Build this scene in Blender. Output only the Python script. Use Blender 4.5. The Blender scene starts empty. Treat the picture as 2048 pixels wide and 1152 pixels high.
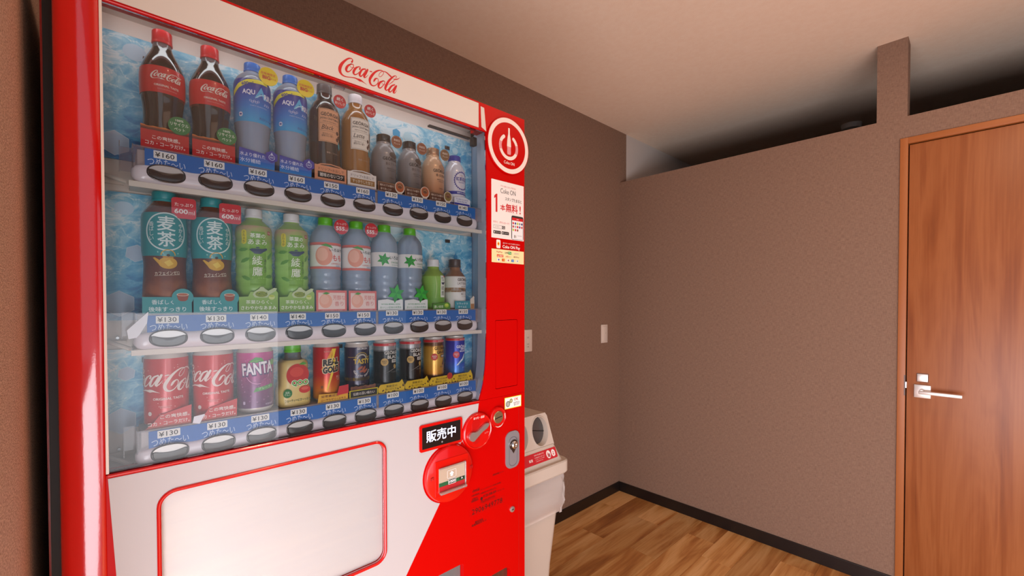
import bpy, bmesh, math, random
from mathutils import Matrix, Vector
from mathutils.geometry import tessellate_polygon
random.seed(7)
PI = math.pi
sc = bpy.context.scene
COL = sc.collection

# ------------------------------------------------------------------ camera
YAW, PITCH, ROLL = 0.8181, -0.0156, -0.0011
F = Vector((-math.sin(YAW)*math.cos(PITCH), math.cos(YAW)*math.cos(PITCH), math.sin(PITCH)))
R = F.cross(Vector((0, 0, 1))).normalized(); U = R.cross(F)
R, U = R*math.cos(ROLL)+U*math.sin(ROLL), U*math.cos(ROLL)-R*math.sin(ROLL)
cd = bpy.data.cameras.new('camera'); cam = bpy.data.objects.new('camera', cd); COL.objects.link(cam)
cam.matrix_world = Matrix(((R.x, U.x, -F.x, 1.669), (R.y, U.y, -F.y, -2.5712), (R.z, U.z, -F.z, 1.3), (0, 0, 0, 1)))
cd.sensor_width = 36; cd.lens = 869.386*36/2048; cd.shift_y = (616.48-576)/2048; cd.clip_start = 0.02
sc.camera = cam
# ------------------------------------------------------------------ light
sc.view_settings.view_transform = 'Standard'; sc.view_settings.look = 'None'
sc.view_settings.gamma = 1; sc.view_settings.use_curve_mapping = False
sc.view_settings.exposure = 0.0
sc.cycles.use_denoising = True
sc.cycles.max_bounces = 8; sc.cycles.transparent_max_bounces = 24
sc.cycles.sample_clamp_indirect = 6
w = bpy.data.worlds.new('world'); sc.world = w; w.use_nodes = True
w.node_tree.nodes['Background'].inputs[0].default_value = (0.80, 0.88, 1.0, 1)
w.node_tree.nodes['Background'].inputs[1].default_value = 0.8
def area(name, loc, rot, sx, sy, power, color):
    l = bpy.data.lights.new(name, 'AREA'); l.shape = 'RECTANGLE'; l.size = sx; l.size_y = sy
    l.energy = power; l.color = color
    o = bpy.data.objects.new(name, l); o.location = loc; o.rotation_euler = rot; COL.objects.link(o); return o
# daylight through the glazed front (behind the camera) and through the window in the right wall
area('daylight_front', (2.45, -2.80, 0.50), (PI/2+0.10, 0, 0), 2.82, 0.94, 67, (0.97, 0.94, 1.0))
area('daylight_side', (4.02, -2.05, 0.62), (0, PI/2, 0), 1.2, 1.16, 9.5, (0.98, 0.96, 1.0))
# warm ceiling downlights of the room
for x, y in ((1.75, -2.0), (1.75, -0.9)):
    l = bpy.data.lights.new('downlight', 'AREA'); l.shape = 'DISK'; l.size = 0.14; l.energy = 3.8; l.color = (1.0, 0.66, 0.42)
    o = bpy.data.objects.new('downlight', l); o.location = (x, y, 2.44); COL.objects.link(o)
# cool white lamp strips inside the drinks display: along the left post and under the header
area('display_lamp_post', (0.733, -2.6105, 1.395), (-PI/2, PI/2*0, -0.30), 0.016, 0.70, 1.7, (0.90, 0.95, 1.0))
area('display_lamp_head', (0.733, -2.20, 1.787), (0, 0.45, 0), 0.014, 0.74, 0.20, (0.94, 0.97, 1.0))

# ------------------------------------------------------------------ materials
def s2l(c):
    return tuple((x/12.92 if x <= 0.04045 else ((x+0.055)/1.055)**2.4) for x in c)
def hexc(h):
    h = h.lstrip('#'); return s2l(tuple(int(h[i:i+2], 16)/255 for i in (0, 2, 4)))
MATS = {}
def new_mat(name, col, rough=0.5, metal=0.0, coat=0.0, spec=0.5):
    m = bpy.data.materials.new(name); m.use_nodes = True
    b = m.node_tree.nodes['Principled BSDF']
    b.inputs['Base Color'].default_value = (*(hexc(col) if isinstance(col, str) else col), 1)
    b.inputs['Roughness'].default_value = rough; b.inputs['Metallic'].default_value = metal
    b.inputs['Coat Weight'].default_value = coat; b.inputs['Specular IOR Level'].default_value = spec
    b.inputs['Coat Roughness'].default_value = 0.06
    m.diffuse_color = (*(hexc(col) if isinstance(col, str) else col), 1)
    return m
def M(key, rough=0.5, metal=0.0, coat=0.0):
    k = (key, rough, metal, coat)
    if k not in MATS: MATS[k] = new_mat('print_'+key.strip('#'), key, rough, metal, coat)
    return MATS[k]
class NT:
    def __init__(s, m): s.m = m; s.t = m.node_tree; s.b = s.t.nodes['Principled BSDF']
    def n(s, typ, **k):
        x = s.t.nodes.new(typ)
        for a, v in k.items():
            if a.startswith('i_'):
                x.inputs[a[2:].replace('_', ' ')].default_value = v
            else: setattr(x, a, v)
        return x
    def l(s, a, b): s.t.links.new(a, b)
    def ramp(s, stops, fac=None):
        r = s.n('ShaderNodeValToRGB'); e = r.color_ramp.elements
        while len(e) < len(stops): e.new(0.5)
        for i, (p, c) in enumerate(stops):
            e[i].position = p; e[i].color = (*(hexc(c) if isinstance(c, str) else c), 1)
        if fac is not None: s.l(fac, r.inputs[0])
        return r
def grain_mat(name, c1, c2, scale=(1, 1, 1), nscale=200, bump=0.15, rough=0.8, dist=0.001):
    m = new_mat(name, c1, rough); t = NT(m)
    tc = t.n('ShaderNodeTexCoord'); mp = t.n('ShaderNodeMapping'); mp.inputs['Scale'].default_value = scale
    t.l(tc.outputs['Object'], mp.inputs[0])
    nz = t.n('ShaderNodeTexNoise', i_Scale=nscale, i_Detail=3.0); t.l(mp.outputs[0], nz.inputs['Vector'])
    r = t.ramp([(0.3, c1), (0.7, c2)], nz.outputs[0]); t.l(r.outputs[0], t.b.inputs['Base Color'])
    bp = t.n('ShaderNodeBump', i_Strength=bump, i_Distance=dist); t.l(nz.outputs[0], bp.inputs['Height']); t.l(bp.outputs[0], t.b.inputs['Normal'])
    return m
def weave_mat(name, c1, c2, scale=420):
    m = new_mat(name, c1, 0.85); t = NT(m)
    tc = t.n('ShaderNodeTexCoord')
    outs = []
    for sx in ((1.0, 1.0, 0.14), (0.14, 0.14, 1.0)):
        mp = t.n('ShaderNodeMapping'); mp.inputs['Scale'].default_value = sx; t.l(tc.outputs['Object'], mp.inputs[0])
        nz = t.n('ShaderNodeTexNoise', i_Scale=scale, i_Detail=2.0); t.l(mp.outputs[0], nz.inputs['Vector']); outs.append(nz.outputs[0])
    ad = t.n('ShaderNodeMath', operation='ADD'); t.l(outs[0], ad.inputs[0]); t.l(outs[1], ad.inputs[1])
    hf = t.n('ShaderNodeMath', operation='MULTIPLY'); t.l(ad.outputs[0], hf.inputs[0]); hf.inputs[1].default_value = 0.5
    r = t.ramp([(0.36, c1), (0.64, c2)], hf.outputs[0]); t.l(r.outputs[0], t.b.inputs['Base Color'])
    bp = t.n('ShaderNodeBump', i_Strength=0.35, i_Distance=0.001); t.l(hf.outputs[0], bp.inputs['Height']); t.l(bp.outputs[0], t.b.inputs['Normal'])
    return m
def wood_mat(name, stops, axis='Z', scale=1.0, rough=0.45, seedattr=True, knots=0.35):
    m = new_mat(name, stops[0][1], rough); t = NT(m)
    tc = t.n('ShaderNodeTexCoord'); oi = t.n('ShaderNodeObjectInfo')
    mul = t.n('ShaderNodeMath', operation='MULTIPLY'); t.l(oi.outputs['Random'], mul.inputs[0]); mul.inputs[1].default_value = 37.0
    cb = t.n('ShaderNodeCombineXYZ'); [t.l(mul.outputs[0], cb.inputs[i]) for i in range(3)]
    va = t.n('ShaderNodeVectorMath', operation='ADD'); t.l(tc.outputs['Object'], va.inputs[0]); t.l(cb.outputs[0], va.inputs[1])
    def mapped(s):
        mp = t.n('ShaderNodeMapping'); mp.inputs['Scale'].default_value = s; t.l(va.outputs[0], mp.inputs[0]); return mp.outputs[0]
    lo = 0.12
    big = {'Z': (1, 1, lo), 'Y': (1, lo*1.2, 1)}[axis]; fine = {'Z': (1, 1, 0.02), 'Y': (1, 0.03, 1)}[axis]
    n1 = t.n('ShaderNodeTexNoise', i_Scale=9*scale, i_Detail=4.0, i_Distortion=1.2); t.l(mapped(big), n1.inputs['Vector'])
    n2 = t.n('ShaderNodeTexNoise', i_Scale=120*scale, i_Detail=3.0); t.l(mapped(fine), n2.inputs['Vector'])
    mx = t.n('ShaderNodeMath', operation='MULTIPLY_ADD'); t.l(n2.outputs[0], mx.inputs[0]); mx.inputs[1].default_value = 0.28; t.l(n1.outputs[0], mx.inputs[2])
    sb = t.n('ShaderNodeMath', operation='SUBTRACT'); t.l(mx.outputs[0], sb.inputs[0]); sb.inputs[1].default_value = 0.14
    r = t.ramp(stops, sb.outputs[0])
    hs = t.n('ShaderNodeHueSaturation')
    mr = t.n('ShaderNodeMapRange'); t.l(oi.outputs['Random'], mr.inputs[0]); mr.inputs[3].default_value = 0.84 if seedattr else 1; mr.inputs[4].default_value = 1.14 if seedattr else 1
    t.l(mr.outputs[0], hs.inputs['Value']); t.l(r.outputs[0], hs.inputs['Color']); t.l(hs.outputs[0], t.b.inputs['Base Color'])
    bp = t.n('ShaderNodeBump', i_Strength=0.12, i_Distance=0.0006); t.l(n2.outputs[0], bp.inputs['Height']); t.l(bp.outputs[0], t.b.inputs['Normal'])
    return m
def glassy(name, tint, refl_rough=0.02, body=None, body_w=0.0, edge=True):
    """clear plastic or glass sheet: what lies behind, a real Fresnel reflection, and a share of milky body"""
    m = bpy.data.materials.new(name); m.use_nodes = True; nt = m.node_tree; nt.nodes.clear()
    out = nt.nodes.new('ShaderNodeOutputMaterial'); tr = nt.nodes.new('ShaderNodeBsdfTransparent'); tr.inputs[0].default_value = (*tint, 1)
    gl = nt.nodes.new('ShaderNodeBsdfGlossy'); gl.inputs['Roughness'].default_value = refl_rough
    fr = nt.nodes.new('ShaderNodeFresnel'); fr.inputs['IOR'].default_value = 1.48
    mx = nt.nodes.new('ShaderNodeMixShader'); nt.links.new(fr.outputs[0], mx.inputs[0])
    base = tr.outputs[0]
    if body:
        df = nt.nodes.new('ShaderNodeBsdfDiffuse'); df.inputs[0].default_value = (*hexc(body), 1)
        m2 = nt.nodes.new('ShaderNodeMixShader'); m2.inputs[0].default_value = body_w
        nt.links.new(tr.outputs[0], m2.inputs[1]); nt.links.new(df.outputs[0], m2.inputs[2]); base = m2.outputs[0]
    nt.links.new(base, mx.inputs[1]); nt.links.new(gl.outputs[0], mx.inputs[2]); nt.links.new(mx.outputs[0], out.inputs[0])
    return m
def ramp_z(name, stops, z0, z1, rough=0.35, metal=0.0, noise=0.0, axis='Z'):
    """printed colour gradient along the height of a wrapper"""
    m = new_mat(name, stops[0][1], rough, metal); t = NT(m)
    tc = t.n('ShaderNodeTexCoord'); sp = t.n('ShaderNodeSeparateXYZ'); t.l(tc.outputs['Object'], sp.inputs[0])
    mr = t.n('ShaderNodeMapRange'); t.l(sp.outputs[axis], mr.inputs[0]); mr.inputs[1].default_value = z0; mr.inputs[2].default_value = z1
    src = mr.outputs[0]
    if noise:
        nz = t.n('ShaderNodeTexNoise', i_Scale=60.0, i_Detail=3.0); t.l(tc.outputs['Object'], nz.inputs['Vector'])
        ma = t.n('ShaderNodeMath', operation='MULTIPLY_ADD'); t.l(nz.outputs[0], ma.inputs[0]); ma.inputs[1].default_value = noise; t.l(src, ma.inputs[2])
        mb = t.n('ShaderNodeMath', operation='SUBTRACT'); t.l(ma.outputs[0], mb.inputs[0]); mb.inputs[1].default_value = noise*0.5; src = mb.outputs[0]
    r = t.ramp(stops, src); t.l(r.outputs[0], t.b.inputs['Base Color']); return m

WALL = weave_mat('wallpaper_brown', '#7a5c4b', '#92735f')
WALLN = grain_mat('wallpaper_pebbled', '#92705c', '#e6c6b0', scale=(0.3, 1, 1), nscale=620, bump=0.6, rough=0.9)
WALLW = new_mat('wallpaper_white', '#cfc4bc', 0.8)
CEIL = weave_mat('ceiling_paper', '#f4d8bf', '#f8e0c9', 300)
BASEB = new_mat('dark_skirting', '#1a1210', 0.35)
RED = new_mat('red_enamel', (0.58, 0.0, 0.0), 0.22, coat=0.4)
REDP = new_mat('red_panel', (0.50, 0.0, 0.0), 0.34, spec=0.12)
REDO = new_mat('red_orange_peel', (0.62, 0.0, 0.0), 0.09, coat=1.0)
t = NT(REDO); tc = t.n('ShaderNodeTexCoord'); nz = t.n('ShaderNodeTexNoise', i_Scale=420.0, i_Detail=1.0); t.l(tc.outputs['Object'], nz.inputs['Vector'])
bp = t.n('ShaderNodeBump', i_Strength=0.15, i_Distance=0.00012); t.l(nz.outputs[0], bp.inputs['Height']); t.l(bp.outputs[0], t.b.inputs['Normal']); t.l(bp.outputs[0], t.b.inputs['Coat Normal'])
WHITE = new_mat('white_print_panel', '#b8b1b0', 0.35)
HEADW = new_mat('white_header_print', '#d2c7bb', 0.4)
INW = new_mat('white_inner_sheet', '#eaddd2', 0.5)
CREAM = new_mat('cream_shelf_plastic', '#e6d9cc', 0.4)
RAIL = new_mat('pale_pink_rail_plastic', '#e9dce0', 0.22, coat=0.3)
SIDEW = new_mat('pale_blue_white_sheet', '#cdd3e2', 0.35)
BLACK = new_mat('black_rubber', '#0b0909', 0.5)
GLASS = glassy('window_glass', (0.96, 0.97, 0.97), 0.0)
ACRY = glassy('clear_acrylic', (0.93, 0.92, 0.94), 0.05, '#c9b9be', 0.16)
SILVER = new_mat('silver_metal', '#c9c8ca', 0.28, metal=0.85)
CHROME = new_mat('dark_chrome', '#55504f', 0.25, metal=0.7)
BTNL = new_mat('button_pale_metal', '#d6d0cd', 0.25, metal=0.35)
BTND = new_mat('button_smoked_lens', '#3b3230', 0.16, coat=0.6)
GREYP = new_mat('grey_metal_plate', '#9c9aa0', 0.35, metal=0.5)

# ------------------------------------------------------------------ mesh helpers
def link_mesh(name, me, mats, parent=None, loc=(0, 0, 0), smooth=True):
    for m in (mats if isinstance(mats, (list, tuple)) else [mats]): me.materials.append(m)
    o = bpy.data.objects.new(name, me); COL.objects.link(o); o.location = loc
    if parent is not None: o.parent = parent
    if smooth:
        for p in me.polygons: p.use_smooth = True
        try: me.set_sharp_from_angle(angle=math.radians(35))
        except Exception: pass
    return o
class MB:
    def __init__(s): s.v = []; s.f = []; s.mi = []
    def add(s, vs, fs, mi=0):
        b = len(s.v); s.v += [tuple(x) for x in vs]; s.f += [tuple(b+i for i in f) for f in fs]; s.mi += [mi]*len(fs); return s
    def box(s, x0, x1, y0, y1, z0, z1, mi=0, bev=0.0):
        if bev > 0:
            bm = bmesh.new(); bmesh.ops.create_cube(bm, size=1)
            for v in bm.verts: v.co = Vector(((x0+x1)/2+v.co.x*(x1-x0), (y0+y1)/2+v.co.y*(y1-y0), (z0+z1)/2+v.co.z*(z1-z0)))
            bmesh.ops.bevel(bm, geom=bm.edges[:], offset=bev, segments=2, affect='EDGES', profile=0.5)
            bm.verts.index_update(); s.add([v.co for v in bm.verts], [[v.index for v in f.verts] for f in bm.faces], mi); bm.free(); return s
        v = [(x, y, z) for x in (x0, x1) for y in (y0, y1) for z in (z0, z1)]
        return s.add(v, [(0, 1, 3, 2), (4, 6, 7, 5), (0, 4, 5, 1), (2, 3, 7, 6), (0, 2, 6, 4), (1, 5, 7, 3)], mi)
    def lathe(s, prof, n=32, c=(0, 0, 0), mi=0, cap=True, axis='Z'):
        def P(r, h, a):
            ca, sa = math.cos(a)*r, math.sin(a)*r
            return (c[0]+ca, c[1]+sa, c[2]+h) if axis == 'Z' else (c[0]+h, c[1]+ca, c[2]+sa)
        vs = [P(r, h, 2*PI*i/n) for h, r in prof for i in range(n)]
        fs = [(k*n+i, k*n+(i+1) % n, (k+1)*n+(i+1) % n, (k+1)*n+i) for k in range(len(prof)-1) for i in range(n)]
        if cap: fs += [tuple(range(n))[::-1], tuple((len(prof)-1)*n+i for i in range(n))]
        return s.add(vs, fs, mi)
    def tube(s, pts, r, n=10, mi=0, closed=False):
        pts = [Vector(p) for p in pts]; N = len(pts); rr = r if isinstance(r, (list, tuple)) else [r]*N
        vs = []
        for i, p in enumerate(pts):
            a = pts[(i-1) % N] if (closed or i > 0) else p; b = pts[(i+1) % N] if (closed or i < N-1) else p
            d = (b-a).normalized(); up = Vector((1, 0, 0)) if abs(d.x) < 0.9 else Vector((0, 0, 1))
            e = d.cross(up).normalized(); g = d.cross(e)
            vs += [p+(e*math.cos(2*PI*k/n)+g*math.sin(2*PI*k/n))*rr[i] for k in range(n)]
        fs = [(i*n+k, i*n+(k+1) % n, ((i+1) % N)*n+(k+1) % n, ((i+1) % N)*n+k) for i in range(N if closed else N-1) for k in range(n)]
        if not closed: fs += [tuple(range(n))[::-1], tuple((N-1)*n+k for k in range(n))]
        return s.add(vs, fs, mi)
    def plate(s, outer, holes, x0, x1, mi=0):
        """y-z outline with holes, thick from x0 (back) to x1 (front)"""
        loops = [outer]+list(holes); flat = [p for l in loops for p in l]; n = len(flat)
        tris = tessellate_polygon([[Vector((p[0], p[1], 0)) for p in l] for l in loops])
        s.add([(x1, p[0], p[1]) for p in flat], tris, mi); s.add([(x0, p[0], p[1]) for p in flat], [t_[::-1] for t_ in tris], mi)
        for l in loops:
            m = len(l); s.add([(x, p[0], p[1]) for x in (x0, x1) for p in l], [(i, (i+1) % m, m+(i+1) % m, m+i) for i in range(m)], mi)
        return s
    def build(s, name, mats, parent=None, loc=(0, 0, 0), smooth=True, fix=True):
        me = bpy.data.meshes.new(name); me.from_pydata([tuple(v) for v in s.v], [], s.f); me.polygons.foreach_set('material_index', s.mi); me.update()
        if fix:
            bm = bmesh.new(); bm.from_mesh(me); bmesh.ops.recalc_face_normals(bm, faces=bm.faces[:]); bm.to_mesh(me); bm.free()
        return link_mesh(name, me, mats, parent, loc, smooth)
def rrect(cx, cy, w_, h_, r, n=6):
    r = max(min(r, w_/2-1e-5, h_/2-1e-5), 1e-5); o = []
    for (sx, sy, a0) in ((1, 1, 0), (-1, 1, PI/2), (-1, -1, PI), (1, -1, 3*PI/2)):
        for i in range(n+1):
            a = a0+PI/2*i/n; o.append((cx+sx*(w_/2-r)+r*math.cos(a), cy+sy*(h_/2-r)+r*math.sin(a)))
    return o
def ell(cx, cy, rx, ry, n=32): return [(cx+rx*math.cos(2*PI*i/n), cy+ry*math.sin(2*PI*i/n)) for i in range(n)]
def catmull(pts, k=6):
    o = []; N = len(pts)
    for i in range(N-1):
        p0 = pts[max(i-1, 0)]; p1 = pts[i]; p2 = pts[i+1]; p3 = pts[min(i+2, N-1)]
        for j in range(k):
            t_ = j/k
            o.append(tuple(0.5*((2*b)+(-a+c)*t_+(2*a-5*b+4*c-d)*t_*t_+(-a+3*b-3*c+d)*t_**3) for a, b, c, d in zip(p0, p1, p2, p3)))
    o.append(tuple(pts[-1])); return o
# --- the flowing script wordmark, drawn as strokes of varying width: (x, y, width)
LOGO_RAW = [
 [(490,250,46),(512,205,26),(482,162,24),(410,158,34),(320,210,46),(230,300,68),(185,400,78),(188,490,70),(228,560,50),(290,606,32),(370,630,22),(470,640,20),(560,655,26),(640,690,42),(690,712,66),(735,730,44),(790,768,20),(868,824,4)],
 [(470,300,26),(390,345,46),(345,425,60),(362,486,48),(420,490,24),(482,440,18),(530,370,18),(524,315,20),(470,300,24)],
 [(440,345,8),(478,388,12),(560,398,14),(610,375,20)],
 [(690,432,42),(708,392,22),(670,370,22),(602,400,40),(545,470,58),(535,540,50),(580,570,28),(640,545,18),(690,495,12)],
 [(838,430,30),(760,440,38),(702,520,52),(690,590,50),(730,612,28),(790,545,18),(850,450,16)],
 [(895,446,44),(850,530,54),(805,605,56),(812,646,30),(860,628,16),(912,574,6)],
 [(958,488,26),(1000,497,26)],
 [(1045,755,10),(1060,725,40),(1090,682,40),(1140,668,20),(1166,712,18),(1150,790,16),(1090,848,20),(1020,852,34),(965,800,52),(948,700,62),(1000,600,62),(1080,512,46),(1170,466,32),(1250,466,22),(1302,502,14),(1290,560,12),(1232,622,12),(1186,612,12),(1190,558,12),(1240,502,14),(1310,490,18),(1380,520,30),(1440,575,38),(1490,620,42)],
 [(1290,733,26),(1218,765,46),(1175,832,58),(1178,895,46),(1222,912,26),(1290,850,18),(1330,780,18),(1325,740,20),(1290,733,24)],
 [(1252,780,8),(1290,824,12),(1365,832,12)],
 [(1612,660,12),(1634,626,16),(1600,602,20),(1530,640,38),(1430,740,54),(1365,860,62),(1346,935,56),(1380,972,28),(1430,935,14)],
 [(1425,832,8),(1520,765,16),(1590,700,8)],
 [(1545,682,6),(1600,692,26),(1662,685,22),(1726,648,4)],
 [(1585,830,28),(1510,862,40),(1450,940,52),(1438,998,46),(1480,1012,26),(1540,950,18),(1600,860,16)],
 [(1632,858,36),(1598,930,52),(1556,1005,56),(1562,1044,28),(1600,1032,16),(1640,972,6)]]
def unproj_face(px, py, X=0.7616):
    d = F+R*((px-1024)/869.386)-U*((py-616.48)/869.386); c = Vector((1.669, -2.5712, 1.3)); q = c+d*((X-c.x)/d.x); return q.y, q.z
LOGO = []
for st in LOGO_RAW:
    o = []
    for x, y, w_ in st:
        a, b = unproj_face(665+x/12.8, 105+y/12.8); o.append((a, b, w_*0.0000835))
    LOGO.append(o)
_ys = [p[0] for s_ in LOGO for p in s_]; _zs = [p[1] for s_ in LOGO for p in s_]
LOGO_C = ((min(_ys)+max(_ys))/2, (min(_zs)+max(_zs))/2); LOGO_W = max(_ys)-min(_ys)
LOGO_N = [[((a-LOGO_C[0])/LOGO_W, (b-LOGO_C[1])/LOGO_W, w_/LOGO_W) for a, b, w_ in s_] for s_ in LOGO]

TCACHE = {}
def text2d(s_, bold=0.0, res=2):
    k = (s_, bold)
    if k not in TCACHE:
        cu = bpy.data.curves.new('t', 'FONT'); cu.body = s_; cu.size = 1; cu.resolution_u = res; cu.offset = bold; cu.space_line = 0.92
        cu.align_x = 'CENTER'
        o = bpy.data.objects.new('t', cu); me = o.to_mesh()
        vs = [(v.co.x, v.co.y) for v in me.vertices]; fs = [tuple(p.vertices) for p in me.polygons]
        o.to_mesh_clear(); bpy.data.objects.remove(o); bpy.data.curves.remove(cu)
        TCACHE[k] = (vs, fs)
    return TCACHE[k]
class Print:
    """flat printed shapes in (u right, v up); bent onto a surface when built"""
    def __init__(s): s.items = []; s.mats = []
    def mi(s, m):
        if isinstance(m, str): m = M(m)
        if m not in s.mats: s.mats.append(m)
        return s.mats.index(m)
    def mesh(s, vs, fs, m, layer): s.items.append((vs, fs, s.mi(m), layer)); return s
    def poly(s, pts, m, layer=1):
        tr = tessellate_polygon([[Vector((p[0], p[1], 0)) for p in pts]]); return s.mesh([(p[0], p[1]) for p in pts], tr, m, layer)
    def rect(s, cx, cy, w_, h_, m, layer=1, r=0.0): return s.poly(rrect(cx, cy, w_, h_, r, 4) if r else [(cx-w_/2, cy-h_/2), (cx+w_/2, cy-h_/2), (cx+w_/2, cy+h_/2), (cx-w_/2, cy+h_/2)], m, layer)
    def ell(s, cx, cy, rx, ry, m, layer=1, n=28): return s.poly(ell(cx, cy, rx, ry, n), m, layer)
    def ring(s, cx, cy, rx, ry, t_, m, layer=2, n=32, a0=0, a1=2*PI):
        vs = []; N = n if a1-a0 > 6.28 else n+1
        for i in range(N):
            a = a0+(a1-a0)*i/n; vs += [(cx+rx*math.cos(a), cy+ry*math.sin(a)), (cx+(rx-t_)*math.cos(a), cy+(ry-t_)*math.sin(a))]
        fs = [(2*i, 2*((i+1) % N), 2*((i+1) % N)+1, 2*i+1) for i in range(n)]
        return s.mesh(vs, fs, m, layer)
    def frame(s, cx, cy, w_, h_, t_, m, layer=2):
        for a in ((cx, cy+h_/2-t_/2, w_, t_), (cx, cy-h_/2+t_/2, w_, t_), (cx-w_/2+t_/2, cy, t_, h_), (cx+w_/2-t_/2, cy, t_, h_)): s.rect(*a, m, layer)
        return s
    def text(s, txt, cx, cy, h_, m, layer=3, w_=None, bold=0.0, shear=0.0, rot=0.0):
        if any(ord(c) >= 0x4e00 and ord(c) < 0xa000 for c in txt):
            if bold > 0.011 and h_ > 0.0065:           # heavy kanji: the outline repeated a hair to each side
                d_ = min(bold, 0.03)*(w_ or h_*0.9*len(txt))/max(len(txt.split(chr(10))[0]), 1)*0.75
                for j, (a, b_) in enumerate(((d_, 0), (-d_, 0), (0, d_), (0, -d_))): s.text(txt, cx+a, cy+b_, h_, m, layer+0.12*(j+1), w_, 0.0039, shear, rot)
            bold = min(bold, 0.004)
        elif any(ord(c) >= 0x3040 and ord(c) < 0x3100 for c in txt): bold = min(bold, 0.012)
        vs, fs = text2d(txt, bold); xs = [v[0] for v in vs]; ys = [v[1] for v in vs]
        bw = max(xs)-min(xs); bh = max(ys)-min(ys); k = h_/bh; kx = (w_/bw) if w_ else k
        mx, my = (min(xs)+max(xs))/2, (min(ys)+max(ys))/2; o = []; c, sn = math.cos(rot), math.sin(rot)
        for x, y in vs:
            a, b = (x-mx)*kx, (y-my)*k; a += shear*b; o.append((cx+a*c-b*sn, cy+a*sn+b*c))
        return s.mesh(o, fs, m, layer)
    def stroke(s, pts, m, layer=2, k=6, caps=True):
        P = catmull(pts, k); vs = []; fs = []
        for i, p in enumerate(P):
            a = P[max(i-1, 0)]; b = P[min(i+1, len(P)-1)]; dx, dy = b[0]-a[0], b[1]-a[1]; L = math.hypot(dx, dy) or 1
            nx, ny = -dy/L*p[2]/2, dx/L*p[2]/2; vs += [(p[0]+nx, p[1]+ny), (p[0]-nx, p[1]-ny)]
        fs = [(2*i, 2*i+1, 2*i+3, 2*i+2) for i in range(len(P)-1)]
        s.mesh(vs, fs, m, [layer+0.0006*(i//2) for i in range(len(vs))])
        if caps:
            for p in (P[0], P[-1]):
                if p[2] > 0: s.ell(p[0], p[1], p[2]/2, p[2]/2, m, layer+0.15, 10)
        return s
    def logo(s, cx, cy, w_, m, layer=3, shear=0.0, fat=1.0):
        for i, st in enumerate(LOGO_N): s.stroke([(cx+(x+shear*y)*w_, cy+y*w_, t_*w_*fat) for x, y, t_ in st], m, layer+0.05*i, 5)
        return s
    def build(s, name, parent=None, mapf=None, loc=(0, 0, 0), step=0.0):
        bm = bmesh.new()
        for vs, fs, mi, ly in s.items:
            bv = [bm.verts.new((x, y, ly[i_] if isinstance(ly, list) else ly)) for i_, (x, y) in enumerate(vs)]
            for f in fs:
                if len(set(f)) < 3: continue
                try: bm.faces.new([bv[i] for i in f]).material_index = mi
                except ValueError: pass
        if step:
            us = [v.co.x for v in bm.verts]; a = math.ceil(min(us)/step)
            while a*step < max(us):
                bmesh.ops.bisect_plane(bm, geom=bm.verts[:]+bm.edges[:]+bm.faces[:], plane_co=(a*step, 0, 0), plane_no=(1, 0, 0), dist=1e-6); a += 1
            vss = [v.co.y for v in bm.verts]; st2 = step*2; a = math.ceil(min(vss)/st2)
            while a*st2 < max(vss):
                bmesh.ops.bisect_plane(bm, geom=bm.verts[:]+bm.edges[:]+bm.faces[:], plane_co=(0, a*st2, 0), plane_no=(0, 1, 0), dist=1e-6); a += 1
        if mapf is None: mapf = lambda u, v, o: (o, u, v)
        for v in bm.verts: v.co = Vector(mapf(v.co.x, v.co.y, v.co.z*0.00018))
        me = bpy.data.meshes.new(name); bm.to_mesh(me); bm.free()
        return link_mesh(name, me, s.mats, parent, loc, False)
def tag(o, label=None, cat=None, group=None, kind=None):
    if label: o['label'] = label
    if cat: o['category'] = cat
    if group: o['group'] = group
    if kind: o['kind'] = kind
    return o
def thing(name, label, cat, loc, group=None):
    o = bpy.data.objects.new(name, None); o.empty_display_size = 0.05; COL.objects.link(o); o.location = loc
    return tag(o, label, cat, group)
def struct(name, mb, mats, label, cat='structure', smooth=False, loc=(0, 0, 0)):
    o = mb.build(name, mats, None, loc, smooth); return tag(o, label, cat, kind='structure')

exec_parts = True
# ================================================================== ROOM
CZ, LZ = 2.4545, 2.109
struct('wall_left', MB().box(-0.12, 0, -2.66, 0.079, 0, CZ), WALL, 'brown woven wallpaper wall behind the vending machine and the bin', 'wall')
struct('wall_left_2', MB().box(-0.12, 0, 0.079, 2.8, 0, CZ), WALLW, 'pale plain wall seen above the partition past the corner', 'wall')
b = MB().box(0, 1.433, 0, 0.09, 0, LZ).box(1.433, 2.30, 0, 0.09, 2.013, LZ).box(2.30, 3.9, 0, 0.09, 0, LZ)
struct('wall_back', b, WALL, 'low brown-grey wallpapered partition wall that holds the wooden door', 'wall')
struct('trim_1', MB().box(1.351, 1.455, 0, 0.09, LZ, CZ), WALL, 'narrow wallpapered post rising from the partition to the ceiling', 'post')
struct('wall_front', MB().box(-0.12, 1.0, -2.76, -2.655, 0, CZ).box(1.0, 3.9, -2.76, -2.655, 2.2, CZ), WALLN, 'pebbled brown wall at the left edge beside the vending machine', 'wall')
struct('wall_right', MB().box(3.9, 4.0, -2.76, -2.65, 0, CZ).box(3.9, 4.0, -2.65, -0.2, 2.05, CZ).box(3.9, 4.0, -0.2, 2.8, 0, CZ), WALL, 'wallpapered wall right of the door with a window', 'wall')
struct('wall_far', MB().box(-0.12, 4.0, 2.8, 2.9, 0, CZ), new_mat('shade_dark_wall', '#2a211d', 0.8), 'unlit far wall of the space behind the partition', 'wall')  # shade put into the wall colour, keeps the space behind the partition dark
struct('ceiling', MB().box(-0.12, 4.0, -2.76, 2.9, CZ, CZ+0.1), CEIL, 'pale papered ceiling running over the partition', 'ceiling')
H_ = 0.0633
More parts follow.
